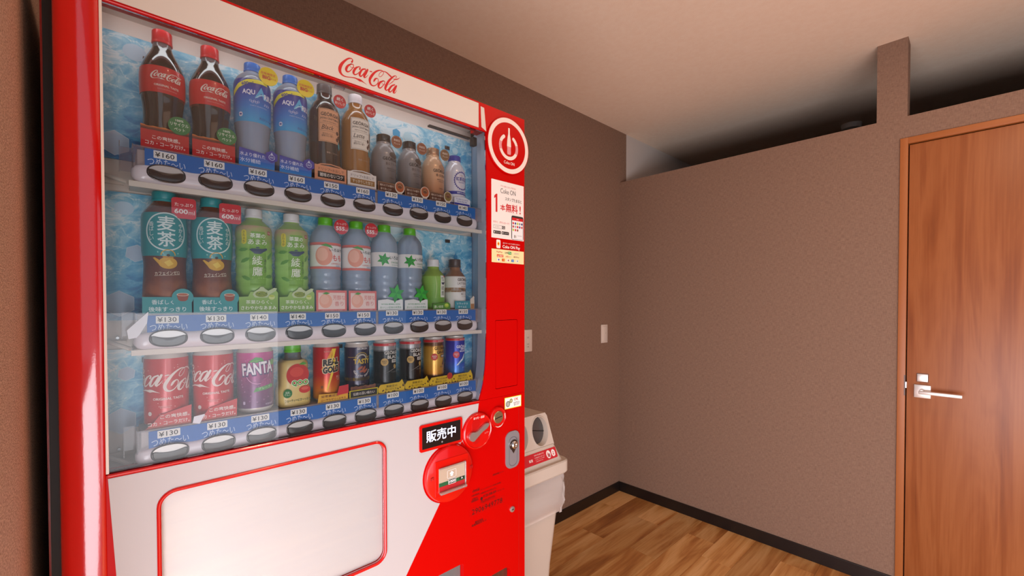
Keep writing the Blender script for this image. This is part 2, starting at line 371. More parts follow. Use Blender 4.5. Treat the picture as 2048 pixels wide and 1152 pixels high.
struct('baseboard_left', MB().box(0, 0.009, -2.655, 0, 0, H_, bev=0.0015), BASEB, 'black-brown baseboard along the left wall behind the bin', 'baseboard')
struct('baseboard_back', MB().box(0.009, 1.433, -0.009, 0, 0, H_, bev=0.0015), BASEB, 'black-brown baseboard along the partition left of the door', 'baseboard')
WINF = new_mat('aluminium_frame', '#8c8a88', 0.35, metal=0.7)
struct('window_1', MB().box(1.0, 1.02, -2.745, -2.675, 0, 2.2).box(3.86, 3.9, -2.745, -2.675, 0, 2.2).box(1.02, 3.86, -2.745, -2.675, 2.16, 2.2).box(1.02, 3.86, -2.745, -2.675, 0, 0.04), WINF, 'aluminium frame of the glazed shop front behind the viewer', 'window')
struct('window_2', MB().box(3.92, 3.98, -2.65, -2.63, 0, 2.05).box(3.92, 3.98, -0.24, -0.2, 0, 2.05).box(3.92, 3.98, -2.63, -0.24, 2.01, 2.05).box(3.92, 3.98, -2.63, -0.24, 0, 0.02), WINF, 'aluminium frame of the window in the right wall', 'window')
struct('ground', MB().box(-8, 14, -16, 12, -0.16, -0.12), new_mat('pale_pavement', '#b3aca2', 0.9), 'pale pavement outside', 'ground')
# floor: planks run from the viewer towards the partition
fl = struct('floor', MB().box(-0.12, 4.0, -2.76, 2.9, -0.12, -0.009), new_mat('floor_joint', '#4a2d18', 0.8), 'wood plank floor in warm brown tones', 'floor')
PLK = wood_mat('floor_wood', [(0.22, '#864c22'), (0.40, '#b87a3e'), (0.52, '#d29a5a'), (0.66, '#e2b074'), (0.8, '#c08244')], 'Y', 1.0, 0.42)
PW = 0.1455
joints = {0: -0.24, 1: -0.589, 2: -0.24, 3: -0.56, 4: -0.20, 5: -0.36, 6: -0.66, 7: -0.12, 8: -0.42}
for i in range(-1, 27):
    x0 = -0.005+PW*i; x1 = x0+PW-0.0007
    if x0 < 0: x0 = 0.0
    if x1 <= x0: continue
    y = joints.get(i, -0.1-random.random()*0.7); ys = [0.0]
    while y > -2.655: ys.append(y); y -= 0.90
    ys.append(-2.655)
    for a, c in zip(ys[:-1], ys[1:]):
        if a-c < 0.01: continue
        MB().box(-(x1-x0)/2, (x1-x0)/2, -(a-c)/2+0.0004, (a-c)/2-0.0004, -0.009, 0, bev=0.0006).build('plank', PLK, fl, ((x0+x1)/2, (a+c)/2, 0.0), False)
# door
DOORW = wood_mat('door_wood', [(0.2, '#763a18'), (0.42, '#925026'), (0.55, '#a05e32'), (0.68, '#8f4e26'), (0.85, '#ae6e40')], 'Z', 0.9, 0.4, False)
FRW = new_mat('door_frame_wood', '#a6602e', 0.45)
dr = tag(bpy.data.objects.new('door_1', None), 'orange-brown wooden door with a slim lever handle in the partition', 'door', kind='structure'); COL.objects.link(dr); dr.location = (1.433, 0, 0)
def D(mb, name, mats, **k): return mb.build(name, mats, dr, (0, 0, 0), **k)
D(MB().box(0, 0.0265, -0.008, 0.09, 0, 2.013, bev=0.001), 'door_frame', FRW)
D(MB().box(0.0265, 0.867, -0.008, 0.09, 1.9865, 2.013, bev=0.001), 'door_frame', FRW)
D(MB().box(0.8405, 0.867, -0.008, 0.09, 0, 1.9865, bev=0.001), 'door_frame', FRW)
D(MB().box(0.0265, 0.8405, 0.045, 0.06, 0, 1.9865), 'door_stop', BLACK)
leaf = D(MB().box(0.0305, 0.8375, 0.003, 0.040, 0.006, 1.9815, bev=0.001), 'door_leaf', DOORW)
DH = new_mat('satin_nickel', '#e3dcd6', 0.32, metal=0.55)
ro = MB().box(0.055, 0.108, -0.006, 0.003, 0.882, 0.938, bev=0.0015).build('rosette', DH, leaf)
ha = MB().tube([(0.0805, -0.004, 0.912), (0.0805, -0.040, 0.912)], 0.009, 14)
ha.box(0.072, 0.202, -0.050, -0.038, 0.904, 0.918, bev=0.0025); tag(ha.build('lever_handle', DH, leaf), 'pale satin metal lever handle')
MB().box(0.0625, 0.1005, 0.0015, 0.0035, 0.950, 0.987).build('lock_surround', M('#5a2c18'), leaf)
lp = MB().box(0.0645, 0.0985, -0.005, 0.003, 0.952, 0.985, bev=0.001).build('lock_plate', DH, leaf)
MB().lathe([(-0.008, 0.0035), (-0.005, 0.005)], 16, (0, 0.0815, 0.966)).build('lock_dot', SILVER, leaf).rotation_euler = (0, 0, 0)
bpy.data.objects.remove(bpy.data.objects['lock_dot'])
d_ = MB().tube([(0.0815, -0.0045, 0.965), (0.0815, -0.007, 0.965)], 0.0045, 14).build('lock_dot', SILVER, leaf)
D(MB().box(0.0225, 0.0268, -0.0085, -0.004, 0.885, 0.975), 'strike_plate', M('#4a3a34', 0.3, 0.6)); D(MB().box(0.0268, 0.0305, -0.002, 0.004, 0.918, 0.944), 'latch_bolt', SILVER)
# wall plates
IVORY = new_mat('ivory_plastic', '#dccbbd', 0.4)
o = thing('wall_outlet', 'ivory outlet plate on the left wall just above the bin, half hidden by the machine', 'outlet', (0, -0.897, 1.086))
MB().box(0.0002, 0.0065, -0.035, 0.035, -0.06, 0.06, bev=0.003).build('cover_plate', IVORY, o)
MB().box(0.006, 0.0085, -0.012, 0.012, -0.035, 0.035, bev=0.001).build('socket_block', IVORY, o)
for z in (-0.018, 0.018):
    for y in (-0.005, 0.005): MB().box(0.0082, 0.0087, y-0.0009, y+0.0009, z-0.0045, z+0.0045).build('slot', M('#3a2c26'), o)
MB().box(0.0082, 0.0087, -0.002, 0.004, -0.034, -0.030).build('slot', M('#3a2c26'), o)
o = thing('light_switch', 'ivory light switch plate on the left wall near the corner', 'switch', (0, -0.182, 1.088))
MB().box(0.0002, 0.0065, -0.035, 0.035, -0.06, 0.06, bev=0.003).build('cover_plate', IVORY, o)
MB().box(0.006, 0.0105, -0.0205, 0.0205, -0.048, 0.048, bev=0.002).build('rocker', IVORY, o)
MB().box(0.0104, 0.0109, 0.006, 0.009, -0.002, 0.010).build('indicator_lamp', M('#a9a48e'), o)
o = thing('smoke_detector', 'small grey disc on the dark ceiling behind the partition', 'detector', (1.10, 1.0, CZ))
MB().lathe([(-0.035, 0.028), (-0.030, 0.05), (-0.012, 0.056), (-0.0002, 0.056)], 28).build('detector_body', new_mat('grey_white_plastic', '#c9c6c2', 0.5), o)
MB().lathe([(-0.0395, 0.016), (-0.035, 0.02)], 20).build('sensor_dome', M('#2a2624'), o)

# ================================================================== VENDING MACHINE
XF = 0.7616
vm = thing('vending_machine', 'tall red and white drinks vending machine with a glass display against the left wall', 'vending machine', (0.4, -2.15, 0))
vm_off = (-0.4, 2.15, 0)
def V(mb, name, mats, parent=None, smooth=True, **k):
    return mb.build(name, mats, parent or vm, vm_off if parent is None else (0, 0, 0), smooth, **k)
YL, YR, ZT = -2.573, -1.671, 1.830
def lpart(y0, y1, z0, z1): return [(y0, z0), (y1, z0), (y1, z1), (y0, z1)]
# cabinet (hollow box behind the door), flange, gasket
cab = MB().box(0.06, 0.09, -2.636, -1.676, 0.05, 1.815).box(0.09, 0.69, -2.636, -2.616, 0.05, 1.815).box(0.09, 0.69, -1.696, -1.676, 0.05, 1.815).box(0.09, 0.69, -2.616, -1.696, 1.795, 1.815).box(0.09, 0.69, -2.616, -1.696, 0.05, 0.07).box(0.09, 0.62, -2.616, -1.696, 0.07, 1.0)
V(cab, 'cabinet', new_mat('cabinet_dark_enamel', '#2a1512', 0.4), smooth=False)
V(MB().plate(lpart(-2.6387, -1.676, 0.05, 1.82), [lpart(-2.60, -1.71, 0.10, 1.79)], 0.684, 0.692), 'cabinet_flange', RED, smooth=False)
V(MB().plate(lpart(-2.6343, -1.68, 0.06, 1.815), [lpart(-2.60, -1.71, 0.10, 1.79)], 0.692, 0.722), 'door_gasket', BLACK, smooth=False)
for y in (-2.55, -1.75):
    for x in (0.15, 0.62): V(MB().lathe([(0, 0.022), (0.012, 0.022), (0.014, 0.012), (0.055, 0.012)], 16, (x, y, 0)), 'levelling_foot', SILVER)
# rounded left edge of the door, extruded in z
prof = [(0.722, YL), (XF-0.001, YL)]
yy, xx, th = YL-0.002, XF, 0.0
for i in range(12):
    prof.append((xx, yy)); th = math.radians(10)*(i+1)/12; dy = 0.0355/12; yy -= dy; xx -= dy*math.tan(th-math.radians(0.6))
for i in range(9):
    a = math.radians(10)+math.radians(80)*i/8; prof.append((xx-0.0125*(math.cos(math.radians(10))-math.cos(a)), yy-0.0150*(math.sin(a)-math.sin(math.radians(10)))))
prof += [(0.722, -2.6255)]
n = len(prof); zs = [0.09+(ZT-0.09)*i/6 for i in range(7)]
mb = MB(); mb.add([(x, y, z) for z in zs for x, y in prof], [(k*n+i, k*n+(i+1) % n, (k+1)*n+(i+1) % n, (k+1)*n+i) for k in range(6) for i in range(n)]+[tuple(range(n)), tuple(6*n+i for i in range(n))])
V(mb, 'door_edge', REDO)
V(MB().box(0.722, XF+0.0008, YL+0.0001, YL+0.0035, 1.036, 1.757), 'window_edge_strip', CREAM)
# header
V(MB().plate(lpart(YL, -1.8385, 1.7565, ZT), [], 0.742, XF), 'header_panel', REDP, smooth=False)
V(MB().plate(lpart(YL+0.004, -1.8425, 1.7615, 1.8255), [], XF, XF+0.0008), 'header_print', HEADW, smooth=False)
p = Print()
for i, st in enumerate(LOGO): p.stroke(st, '#c40a10', 1+0.05*i, 8)
tag(p.build('script_wordmark', vm, lambda u, v, o: (XF+0.0009+o, u, v), vm_off), 'red flowing script wordmark')
# right column with the curved glass boundary
curve = [(-1.8385, ZT), (-1.8385, 1.7575), (-1.8165, 1.7575), (-1.8145, 1.70), (-1.8125, 1.55), (-1.8125, 1.35), (-1.8135, 1.22), (-1.818, 1.13), (-1.827, 1.075), (-1.841, 1.036), (-1.841, 1.034)]
curve = curve[:2]+catmull(curve[2:-1], 5)+curve[-1:]
outer = curve+[(YR, 1.034), (YR, ZT)]
slotd = rrect(-1.742, 1.1525, 0.0845, 0.1915, 0.003, 3)
V(MB().plate(outer[::-1], [slotd], 0.722, XF), 'side_column', REDP, smooth=False)
V(MB().plate(rrect(-1.742, 1.1525, 0.0820, 0.1890, 0.003, 3), [], 0.74, XF-0.0006), 'service_flap', REDP, smooth=False)
V(MB().plate([(-1.8352, 1.8195), (-1.8325, 1.7655), (-1.8165, 1.7585), (-1.8235, 1.8185)], [], XF, XF+0.0008), 'header_print', HEADW, smooth=False)
# lower door panel with the poster window and the bottom openings
pw = rrect(-2.3125, 0.8515, 0.392, 0.268, 0.022, 7)
s1 = rrect(-1.985, 0.52, 0.18, 0.195, 0.008, 3)
s2 = rrect(-1.777, 0.47, 0.100, 0.145, 0.024, 6)
V(MB().plate(lpart(YL, YR, 0.09, 1.0335), [pw, s1, s2], 0.722, XF), 'lower_door_panel', REDP, smooth=False)
def clip_plate(poly, hole, name, mat_, d=0.0006): return V(MB().plate(poly, hole, XF, XF+d), name, mat_, smooth=False)
wp = [(-2.5708, 1.0285), (-1.8475, 1.0285)]
wp = [(-2.5708, 1.0285), (-1.8440, 1.0275), (-1.8480, 1.002)]
for i in range(15):
    a = math.radians(90+20-10+i*8); wp.append((-1.8505+0.0500*math.cos(a+0.1), 0.9555+0.0500*math.sin(a+0.1)))
wp += [(-1.899, 0.938), (-1.905, 0.934)]
for i in range(25):
    a = math.radians(58+i*8); wp.append((-1.943+0.0745*math.cos(a), 0.868+0.0745*math.sin(a)))
wp += [(-2.064, 0.655), (-2.26, 0.39), (-2.545, 0.39), (-2.5630, 0.876)]
clip_plate(wp, [rrect(-2.3125, 0.8515, 0.400, 0.276, 0.025, 7)], 'white_front_print', WHITE)
V(MB().tube([(XF+0.001, y, z) for y, z in rrect(-2.3125, 0.8515, 0.3965, 0.2725, 0.024, 7)], 0.0032, 10, closed=True), 'poster_window_rim', RED)
V(MB().tube([(XF+0.0006, YL+0.002, 1.0325), (XF+0.0006, -1.843, 1.0325)], 0.0028, 10), 'window_sill_rim', RED)
V(MB().tube([(XF+0.0006, YL+0.002, 1.7575), (XF+0.0006, -1.8385, 1.7575)], 0.0016, 8), 'window_head_rim', RED)
V(MB().plate(rrect(-2.3125, 0.8515, 0.3915, 0.2675, 0.022, 7), [], 0.7480, 0.7530), 'poster_sheet', new_mat('white_poster_sheet', '#ece5e2', 0.18, coat=0.6))
V(MB().plate(rrect(-2.3125, 0.8515, 0.3915, 0.2675, 0.022, 7), [], 0.7575, 0.7590), 'poster_pane', glassy('poster_pane_plastic', (0.99, 0.99, 0.99), 0.0), smooth=False)
# openings at the bottom: delivery flap and coin return
V(MB().box(0.66, 0.664, -2.09, -1.89, 0.41, 0.63).box(0.664, 0.722, -1.893, -1.889, 0.41, 0.63), 'delivery_chute', new_mat('grey_chute', '#8d8a8c', 0.4, metal=0.3))
V(MB().plate(rrect(-1.985, 0.52, 0.178, 0.193, 0.008, 3), [], 0.744, 0.747), 'delivery_flap', glassy('grey_flap_plastic', (0.75, 0.75, 0.76), 0.08, '#a5a09e', 0.35))
V(MB().box(0.69, 0.694, -1.83, -1.72, 0.39, 0.55), 'coin_cup', M('#7a0d08', 0.3))
V(MB().plate(rrect(-1.777, 0.47, 0.098, 0.143, 0.023, 6), [], 0.7440, 0.7465), 'coin_return_flap', glassy('smoked_coin_flap', (0.8, 0.6, 0.55), 0.05, '#7e4a3a', 0.4))
# interior
V(MB().box(0.645, 0.655, -2.612, -1.786, 1.0, 1.80).box(0.655, 0.742, -2.612, -1.80, 1.79, 1.80).box(0.655, 0.722, -2.612, -1.80, 1.0, 1.030), 'inner_back_sheet', INW, smooth=False)
mb = MB(); mb.add([(0.655, -1.7835, 1.0), (0.7215, -1.8115, 1.0), (0.7215, -1.8115, 1.775), (0.655, -1.7835, 1.775), (0.655, -1.776, 1.0), (0.7215, -1.804, 1.0), (0.7215, -1.804, 1.775), (0.655, -1.776, 1.775)], [(0, 1, 2, 3), (4, 7, 6, 5), (0, 4, 5, 1), (3, 2, 6, 7), (0, 3, 7, 4), (1, 5, 6, 2)])
V(mb, 'inner_side_sheet', SIDEW, smooth=False)
V(MB().plate([(-1.842, 1.036), (-1.812, 1.13), (-1.8105, 1.757), (-1.8065, 1.757), (-1.8065, 1.036)][::-1], [], 0.7215, 0.7225), 'inner_side_edge', SIDEW, smooth=False)
cv = curve[2:-1]; mb = MB(); mb.add([(x, y-0.0008+(0.0004 if x > 0.73 else 0), z) for x in (0.7215, 0.7545) for y, z in cv], [(i, i+1, len(cv)+i+1, len(cv)+i) for i in range(len(cv)-1)])
V(mb, 'inner_side_liner', SIDEW)
V(MB().box(0.655, 0.742, -2.616, -2.612, 1.0, 1.80), 'inner_side_sheet', INW, smooth=False)
# ice-print boards
ICE = bpy.data.materials.new('ice_cube_print'); ICE.use_nodes = True; t = NT(ICE)
tc = t.n('ShaderNodeTexCoord'); mp = t.n('ShaderNodeMapping'); mp.inputs['Scale'].default_value = (1, 1, 1.6); mp.inputs['Rotation'].default_value = (0.5, 0, 0); t.l(tc.outputs['Object'], mp.inputs[0])
n1 = t.n('ShaderNodeTexNoise', i_Scale=15.0, i_Detail=8.0, i_Roughness=0.66, i_Distortion=1.6); t.l(mp.outputs[0], n1.inputs['Vector'])
vo = t.n('ShaderNodeTexVoronoi', feature='DISTANCE_TO_EDGE', i_Scale=22.0); 
nv = t.n('ShaderNodeVectorMath', operation='MULTIPLY_ADD'); t.l(n1.outputs['Color'], nv.inputs[0]); nv.inputs[1].default_value = (0.05, 0.05, 0.05); t.l(mp.outputs[0], nv.inputs[2]); t.l(nv.outputs[0], vo.inputs['Vector'])
n0 = t.n('ShaderNodeTexNoise', i_Scale=5.0, i_Detail=2.0); t.l(tc.outputs['Object'], n0.inputs['Vector'])
a1 = t.n('ShaderNodeMath', operation='MULTIPLY_ADD'); t.l(n0.outputs[0], a1.inputs[0]); a1.inputs[1].default_value = 0.65; t.l(n1.outputs[0], a1.inputs[2])
e1 = t.n('ShaderNodeMapRange'); t.l(vo.outputs['Distance'], e1.inputs[0]); e1.inputs[1].default_value = 0.0; e1.inputs[2].default_value = 0.05; e1.inputs[3].default_value = 0.10; e1.inputs[4].default_value = 0.0
a2 = t.n('ShaderNodeMath', operation='ADD'); t.l(a1.outputs[0], a2.inputs[0]); t.l(e1.outputs[0], a2.inputs[1])
sp = t.n('ShaderNodeSeparateXYZ'); t.l(tc.outputs['Object'], sp.inputs[0])
hz = t.n('ShaderNodeMapRange'); t.l(sp.outputs['Z'], hz.inputs[0]); hz.inputs[1].default_value = -0.11; hz.inputs[2].default_value = 0.11; hz.inputs[3].default_value = -0.09; hz.inputs[4].default_value = 0.08
a3 = t.n('ShaderNodeMath', operation='ADD'); t.l(a2.outputs[0], a3.inputs[0]); t.l(hz.outputs[0], a3.inputs[1])
rp = t.ramp([(0.54, '#1c6cac'), (0.67, '#3698ca'), (0.80, '#66b8dc'), (0.92, '#a4d8ea'), (1.0, '#e2f2f6')], a3.outputs[0]); t.l(rp.outputs[0], t.b.inputs['Base Color']); t.b.inputs['Roughness'].default_value = 0.4
class PList:
    def __init__(s): s.l = []
    def __getattr__(s, nm):
        def f(*a, **k):
            last = s.l[-1] if s.l else None
            q = Print(); getattr(q, nm)(*a, **k)
            s.l.append(q); return s
        return f
    def flush(s, name, parent):
        for i, q in enumerate(s.l):
            cx = sum(v[0] for v in q.items[0][0])/len(q.items[0][0]); cy = sum(v[1] for v in q.items[0][0])/len(q.items[0][0])
            for it in range(len(q.items)): q.items[it] = ([(a-cx, b-cy) for a, b in q.items[it][0]],)+q.items[it][1:]
            q.build(name, parent, lambda u, v, o: (o+0.0002, u, v), (0.00002*i, cx, cy))
BT = (1.513, 1.239, 1.047)                      # button heights of the three rows
YC = [-2.4935+0.0686*k for k in range(10)]
boards = ((1.545, 1.7615, 'a'), (1.268, 1.489, 'b'), (1.080, 1.218, 'c'))
def hexa(cx, cy, r, a0=PI/6): return [(cx+r*math.cos(a0+PI/3*i), cy+r*math.sin(a0+PI/3*i)) for i in range(6)]
def drop(cx, cy, r): return [(cx+r*0.62*math.cos(a)*(1-0.5*max(0, math.sin(a)))*1.0, cy+r*(math.sin(a)*0.7+(0.75 if abs(a-PI/2) < 0.01 else 0.0))) for a in [2*PI*i/20 for i in range(20)]]
rnd = random.Random(5)
for z0, z1, nm in boards:
    cz = (z0+z1)/2
    bo = V(MB().box(0.656, 0.6600, -2.606, -1.7865, z0, z1), 'ice_board', ICE, smooth=False)
    me = bo.data
    for v in me.vertices: v.co -= Vector((0.66, -2.2, cz))
    bo.location = Vector(vm_off)+Vector((0.66, -2.2, cz))
    p = Picto = PList()
    fixed = {'a': [('c', -2.528, 1.735, 0.016), ('h', -2.556, 1.572, 0.021), ('h', -2.502, 1.67, 0.02)], 'b': [('c', -2.545, 1.462, 0.013), ('h', -2.553, 1.297, 0.022), ('h', -2.53, 1.385, 0.015)], 'c': [('h', -2.553, 1.094, 0.022), ('h', -2.545, 1.175, 0.012)]}[nm]
    for kind, y, z, r in fixed:
        if kind == 'c': p.ell(y+2.2, z-cz, r, r*0.9, '#c4dcec', 1, 24)
        else: p.poly(hexa(y+2.2, z-cz, r, PI/6 if r > 0.0165 else 0.4), '#b4c8de', 1); p.stroke([(a+2.2, b-cz, 0.0012) for a, b in hexa(y, z, r, PI/6 if r > 0.0165 else 0.4)+[hexa(y, z, r, PI/6 if r > 0.0165 else 0.4)[0]]], '#c6d9e8', 2, 1, False)
    for i in range(15 if nm != 'c' else 8):
        y = -2.44+i*0.045+rnd.uniform(-.01, .01) if nm != 'c' else -2.44+i*0.08
        z = z1-rnd.uniform(0.02, 0.07); r = rnd.uniform(0.008, 0.018); k = rnd.random()
        if y > -1.80: continue
        if k < 0.35: p.poly(hexa(y+2.2, z-cz, r), rnd.choice(['#39a6d6', '#8fd0e6', '#b4dcea']), 1)
        elif k < 0.6: p.ell(y+2.2, z-cz, r*0.8, r*0.8, rnd.choice(['#9fd6e8', '#bfe2ec']), 1, 20)
        elif k < 0.8: p.poly(drop(y+2.2, z-cz-0.02, r*0.9), '#2c8fc4', 1)
        else:
            hh = hexa(y+2.2, z-cz, r*0.8); p.stroke([(a, b_, 0.0009) for a, b_ in hh+[hh[0]]], '#c9e6ee', 2, 1, False)
    for (y, z, r) in ((-1.83, 0.03, 0.011), (-1.93, 0.035, 0.012)):
        if nm == 'b': p.poly(drop(y+2.2, z-0.02, r), '#1f7fbd', 2)
    p.flush('ice_pictogram', bo)
    for y in ((-2.51, -1.873) if nm == 'a' else (-2.20, -1.873) if nm == 'b' else (-2.517, -2.176, -1.835)):
        MB().box(0.0, 0.003, -0.0075, 0.0075, -0.0045, 0.0045, bev=0.0008).build('sensor_block', M('#26201f', 0.4), bo, (0.0, y+2.2, (z1-0.021 if nm != 'a' else (1.728 if y < -2 else 1.7265))-cz))
# shelves: tray, lip, wavy rail, buttons, price strip
prices = (('160', '160', '160', '160', '150', '160', '130', '130', '150', '140'), ('130', '130', '140', '140', '150', '150', '130', '130', '130', '150'), ('130', '130', '130', '130', '130', '130', '100', '100', '100', '100'))
PH = 0.0686
STRIP = new_mat('blue_price_paper', '#2267b4', 0.4)
def sup(u, a, b_): return b_*max(0.0, 1-abs(u/a)**2.4)**(1/2.4)
for ri, zb in enumerate(BT):
    sh = thing('x', None, None, (0, 0, 0)); COL.objects.unlink(sh); bpy.data.objects.remove(sh)
    zs_ = zb+0.040
    shelf = V(MB().box(0.6605, 0.7355, -2.538, -1.830, zb-0.0200, zb-0.0165).box(0.7290, 0.7385, -2.541, -1.802, zb-0.0265, zb-0.0175).box(0.6605, 0.7275, -2.53, -1.835, zb-0.0165, zs_-0.0025, bev=0.001), 'display_shelf', CREAM, smooth=False)
    # wavy rail
    mb = MB(); y0, y1 = -2.538, -1.8275; N = 150; prof_n = 10; vs = []
    for i in range(N+1):
        s_ = i/N; y = y0+(y1-y0)*s_
        d = min(y-y0, y1-y); e = math.sqrt(max(0.0, 1-(1-min(d/0.016, 1))**2)); e = max(e, 0.05)
        top = zb+0.0135+0.0017*math.cos(2*PI*(y-YC[0])/PH); bot = zb-0.0185; mid = (top+bot)/2; hh = (top-bot)/2*(0.35+0.65*e)
        for k in range(prof_n):
            a = -PI/2+PI*k/(prof_n-1); ca = math.cos(a); sa = math.sin(a)
            vs.append((0.7275+0.0165*(0.3+0.7*e)*(abs(ca)**0.55), y, mid+hh*math.copysign(abs(sa)**0.8, sa)))
    fs = [(i*prof_n+k, i*prof_n+k+1, (i+1)*prof_n+k+1, (i+1)*prof_n+k) for i in range(N) for k in range(prof_n-1)]
    fs += [tuple(range(prof_n)), tuple(N*prof_n+k for k in range(prof_n))]
    mb.add(vs, fs); rail = mb.build('button_rail', RAIL, vm, vm_off)
    # clear tray front, end caps, blue paper with lettering and tags
    V(MB().box(0.7365, 0.7377, -2.535, -1.806, zb+0.004, zs_+0.0015).box(0.700, 0.7365, -2.5362, -2.535, zb+0.004, zs_+0.003).box(0.7350, 0.7365, -2.5362, -1.806, zs_-0.001, zs_+0.0005), 'clear_price_holder', ACRY, smooth=False)
    V(MB().box(0.7000, 0.7010, -2.551, -2.535, zb+0.004, zs_+0.004).box(0.7010, 0.7365, -2.552, -2.551, zb+0.002, zs_+0.004), 'holder_end_cap', ACRY, smooth=False)
    for (a, c) in ((-2.521, -2.1225), (-2.1165, -1.8355)): V(MB().box(0.7379, 0.7382, a, c, zb+0.004, zs_-0.0015), 'blue_price_strip', STRIP, smooth=False)
    p = Print()
    for k, y in enumerate(YC):
        p.text('つめた〜い', y+0.001, zb+0.0185, 0.0125, '#dfe9f7', 1, w_=0.0500, bold=-0.004)
        ty = y-0.001 if ri < 2 or k < 6 else y; tz = zs_-0.0088 if k < 6 else zs_-0.0055
        tags = Print(); tags.rect(ty, tz, 0.0305, 0.0125, '#efeae4', 3, 0.0008); tags.text('¥', ty-0.0098, tz, 0.0078, '#1c1614', 4, w_=0.0072, bold=0.012); tags.text(prices[ri][k], ty+0.0042, tz, 0.0080, '#1c1614', 4, w_=0.0160, bold=0.008)
        tags.build('price_tag', vm, lambda u, v, o: (0.7383+o, u, v), vm_off)
    p.build('price_strip_lettering', vm, lambda u, v, o: (0.7383+o, u, v), vm_off)
    A, B_ = 0.0248, 0.0135
    for k, y in enumerate(YC):
        loc = Vector((0.7425, y, zb))+Vector(vm_off)
        us = [A*math.cos(2*PI*i/36) for i in range(36)]
        out = [(A*math.copysign(abs(math.cos(a))**0.85, math.cos(a)), B_*math.copysign(abs(math.sin(a))**0.85, math.sin(a))) for a in [2*PI*i/36 for i in range(36)]]
        bt = MB().plate(out, [], -0.004, 0.0022).build('select_button', BTNL, vm, loc)
        lens = [(u*0.95, v*0.93) for u, v in out if v < 0.0018+0.0085*(u/A)**2*0.9+0.0002]
        # lower smoked lens with a curved upper edge
        lo = []
        for i in range(25):
            a = PI+PI*i/24; lo.append((0.955*A*math.copysign(abs(math.cos(a))**0.85, math.cos(a)), -0.94*B_*abs(math.sin(a))**0.85))
        hi = [(0.955*A*(1-2*i/12), 0.0012+0.0052*((1-2*i/12)**2)) for i in range(1, 12)]
        hi = [(0.95*A, 0.0045)]+hi+[(-0.95*A, 0.0045)]
        lm = MB(); poly = lo+hi; n_ = len(poly)
        c0 = (0.0052, 0, -0.005)
        ring1 = [(0.0024, u, v) for u, v in poly]; ring2 = [(0.0046, u*0.93, v*0.9-0.0003) for u, v in poly]
        lm.add(ring1+ring2+[c0], [(i, (i+1) % n_, n_+(i+1) % n_, n_+i) for i in range(n_)]+[(n_+i, n_+(i+1) % n_, 2*n_) for i in range(n_)])
        lm.build('button_lens', BTND, bt)
        MB().tube([(0.0018, u, v) for u, v in out], 0.0011, 8, closed=True).build('button_ring', CHROME, bt)
    # bracket and screw at the left
    V(MB().box(0.6605, 0.664, -2.606, -2.545, zb-0.012, zb-0.006).tube([(0.664, -2.604, zb+0.012), (0.69, -2.57, zb-0.004), (0.715, -2.541, zb-0.017)], 0.0035, 8), 'shelf_bracket', CREAM)
    V(MB().lathe([(0, 0.0026), (0.0015, 0.0022)], 14, (0.6605, -2.556, zb-0.001), axis='X'), 'screw', SILVER)
    V(MB().lathe([(0, 0.0026), (0.0015, 0.0022)], 14, (0.6605, -2.49, zb-0.023), axis='X'), 'screw', SILVER)
# window glass
gp = [(YL+0.0036, 1.036)]+[(y-0.0004, min(z, 1.756)) for y, z in curve[2:-1][::-1]]+[(YL+0.0036, 1.7560)]
V(MB().plate(gp, [], 0.7545, 0.7570), 'display_glass', GLASS, smooth=False)
V(MB().box(0.712, 0.722, -1.968, -1.838, 1.7430, 1.7470).box(0.722, 0.738, -1.842, -1.828, 1.722, 1.745, bev=0.002), 'window_stay', BLACK, smooth=False)
V(MB().box(0.736, 0.745, -2.212, -2.192, 1.7520, 1.7570, bev=0.001), 'window_catch', ACRY, smooth=False)
V(MB().box(0.741, 0.745, YL+0.004, -1.842, 1.0305, 1.036), 'window_sill', M('#4a1512'), smooth=False)

# ------------------------------------------------ front face fittings
def pr(p, name, layer0=XF+0.0009, parent=None): return p.build(name, parent or vm, lambda u, v, o: (layer0+o, u, v), vm_off if parent is None else (0, 0, 0))
# power roundel
ci = V(MB().lathe([(-0.004, 0.0785), (0.0, 0.0790), (0.0035, 0.0790), (0.0042, 0.0783)], 64, (XF, -1.7365, 1.737), axis='X'), 'roundel', REDP)
p = Print(); cy, cz = -1.7365, 1.737; PW1 = '#ecd9cd'; PK = '#dc8f92'
p.ring(cy, cz, 0.0765, 0.0765, 0.0125, PW1, 1, 64)
arc = []
for i in range(25):
    a = math.radians(125+290*i/24); arc.append((cy-0.001+0.0315*math.cos(a), cz-0.003+0.0315*math.sin(a), 0.0095))
p.stroke(arc, PW1, 1, 3)
for a0, a1 in ((160, 200), (-28, 18)):
    p.stroke([(cy-0.001+0.0315*math.cos(math.radians(a)), cz-0.003+0.0315*math.sin(math.radians(a)), 0.0094) for a in (a0, (a0+a1)/2, a1)], PK, 2, 4, False)
bot_ = [(0.003, 0.046), (0.0032, 0.030), (0.0065, 0.012), (0.0078, -0.004), (0.0066, -0.012), (0.0072, -0.022), (0.006, -0.028)]
q = [(cy+a, cz+0.008+b_-0.004) for a, b_ in bot_]+[(cy-a, cz+0.008+b_-0.004) for a, b_ in bot_[::-1]]
p.poly(q, PW1, 2); bot2 = [(0.0072, -0.006), (0.0066, -0.012), (0.0072, -0.022), (0.006, -0.028)]
p.poly([(cy+a, cz+0.004+b_) for a, b_ in bot2]+[(cy-a, cz+0.004+b_) for a, b_ in bot2[::-1]], PK, 3)
p.text('Coke ON', cy+0.001, cz-0.0475, 0.0085, PW1, 1, w_=0.040, bold=0.01)
p.build('power_symbol', ci, lambda u, v, o: (XF+0.0044+o, u, v))
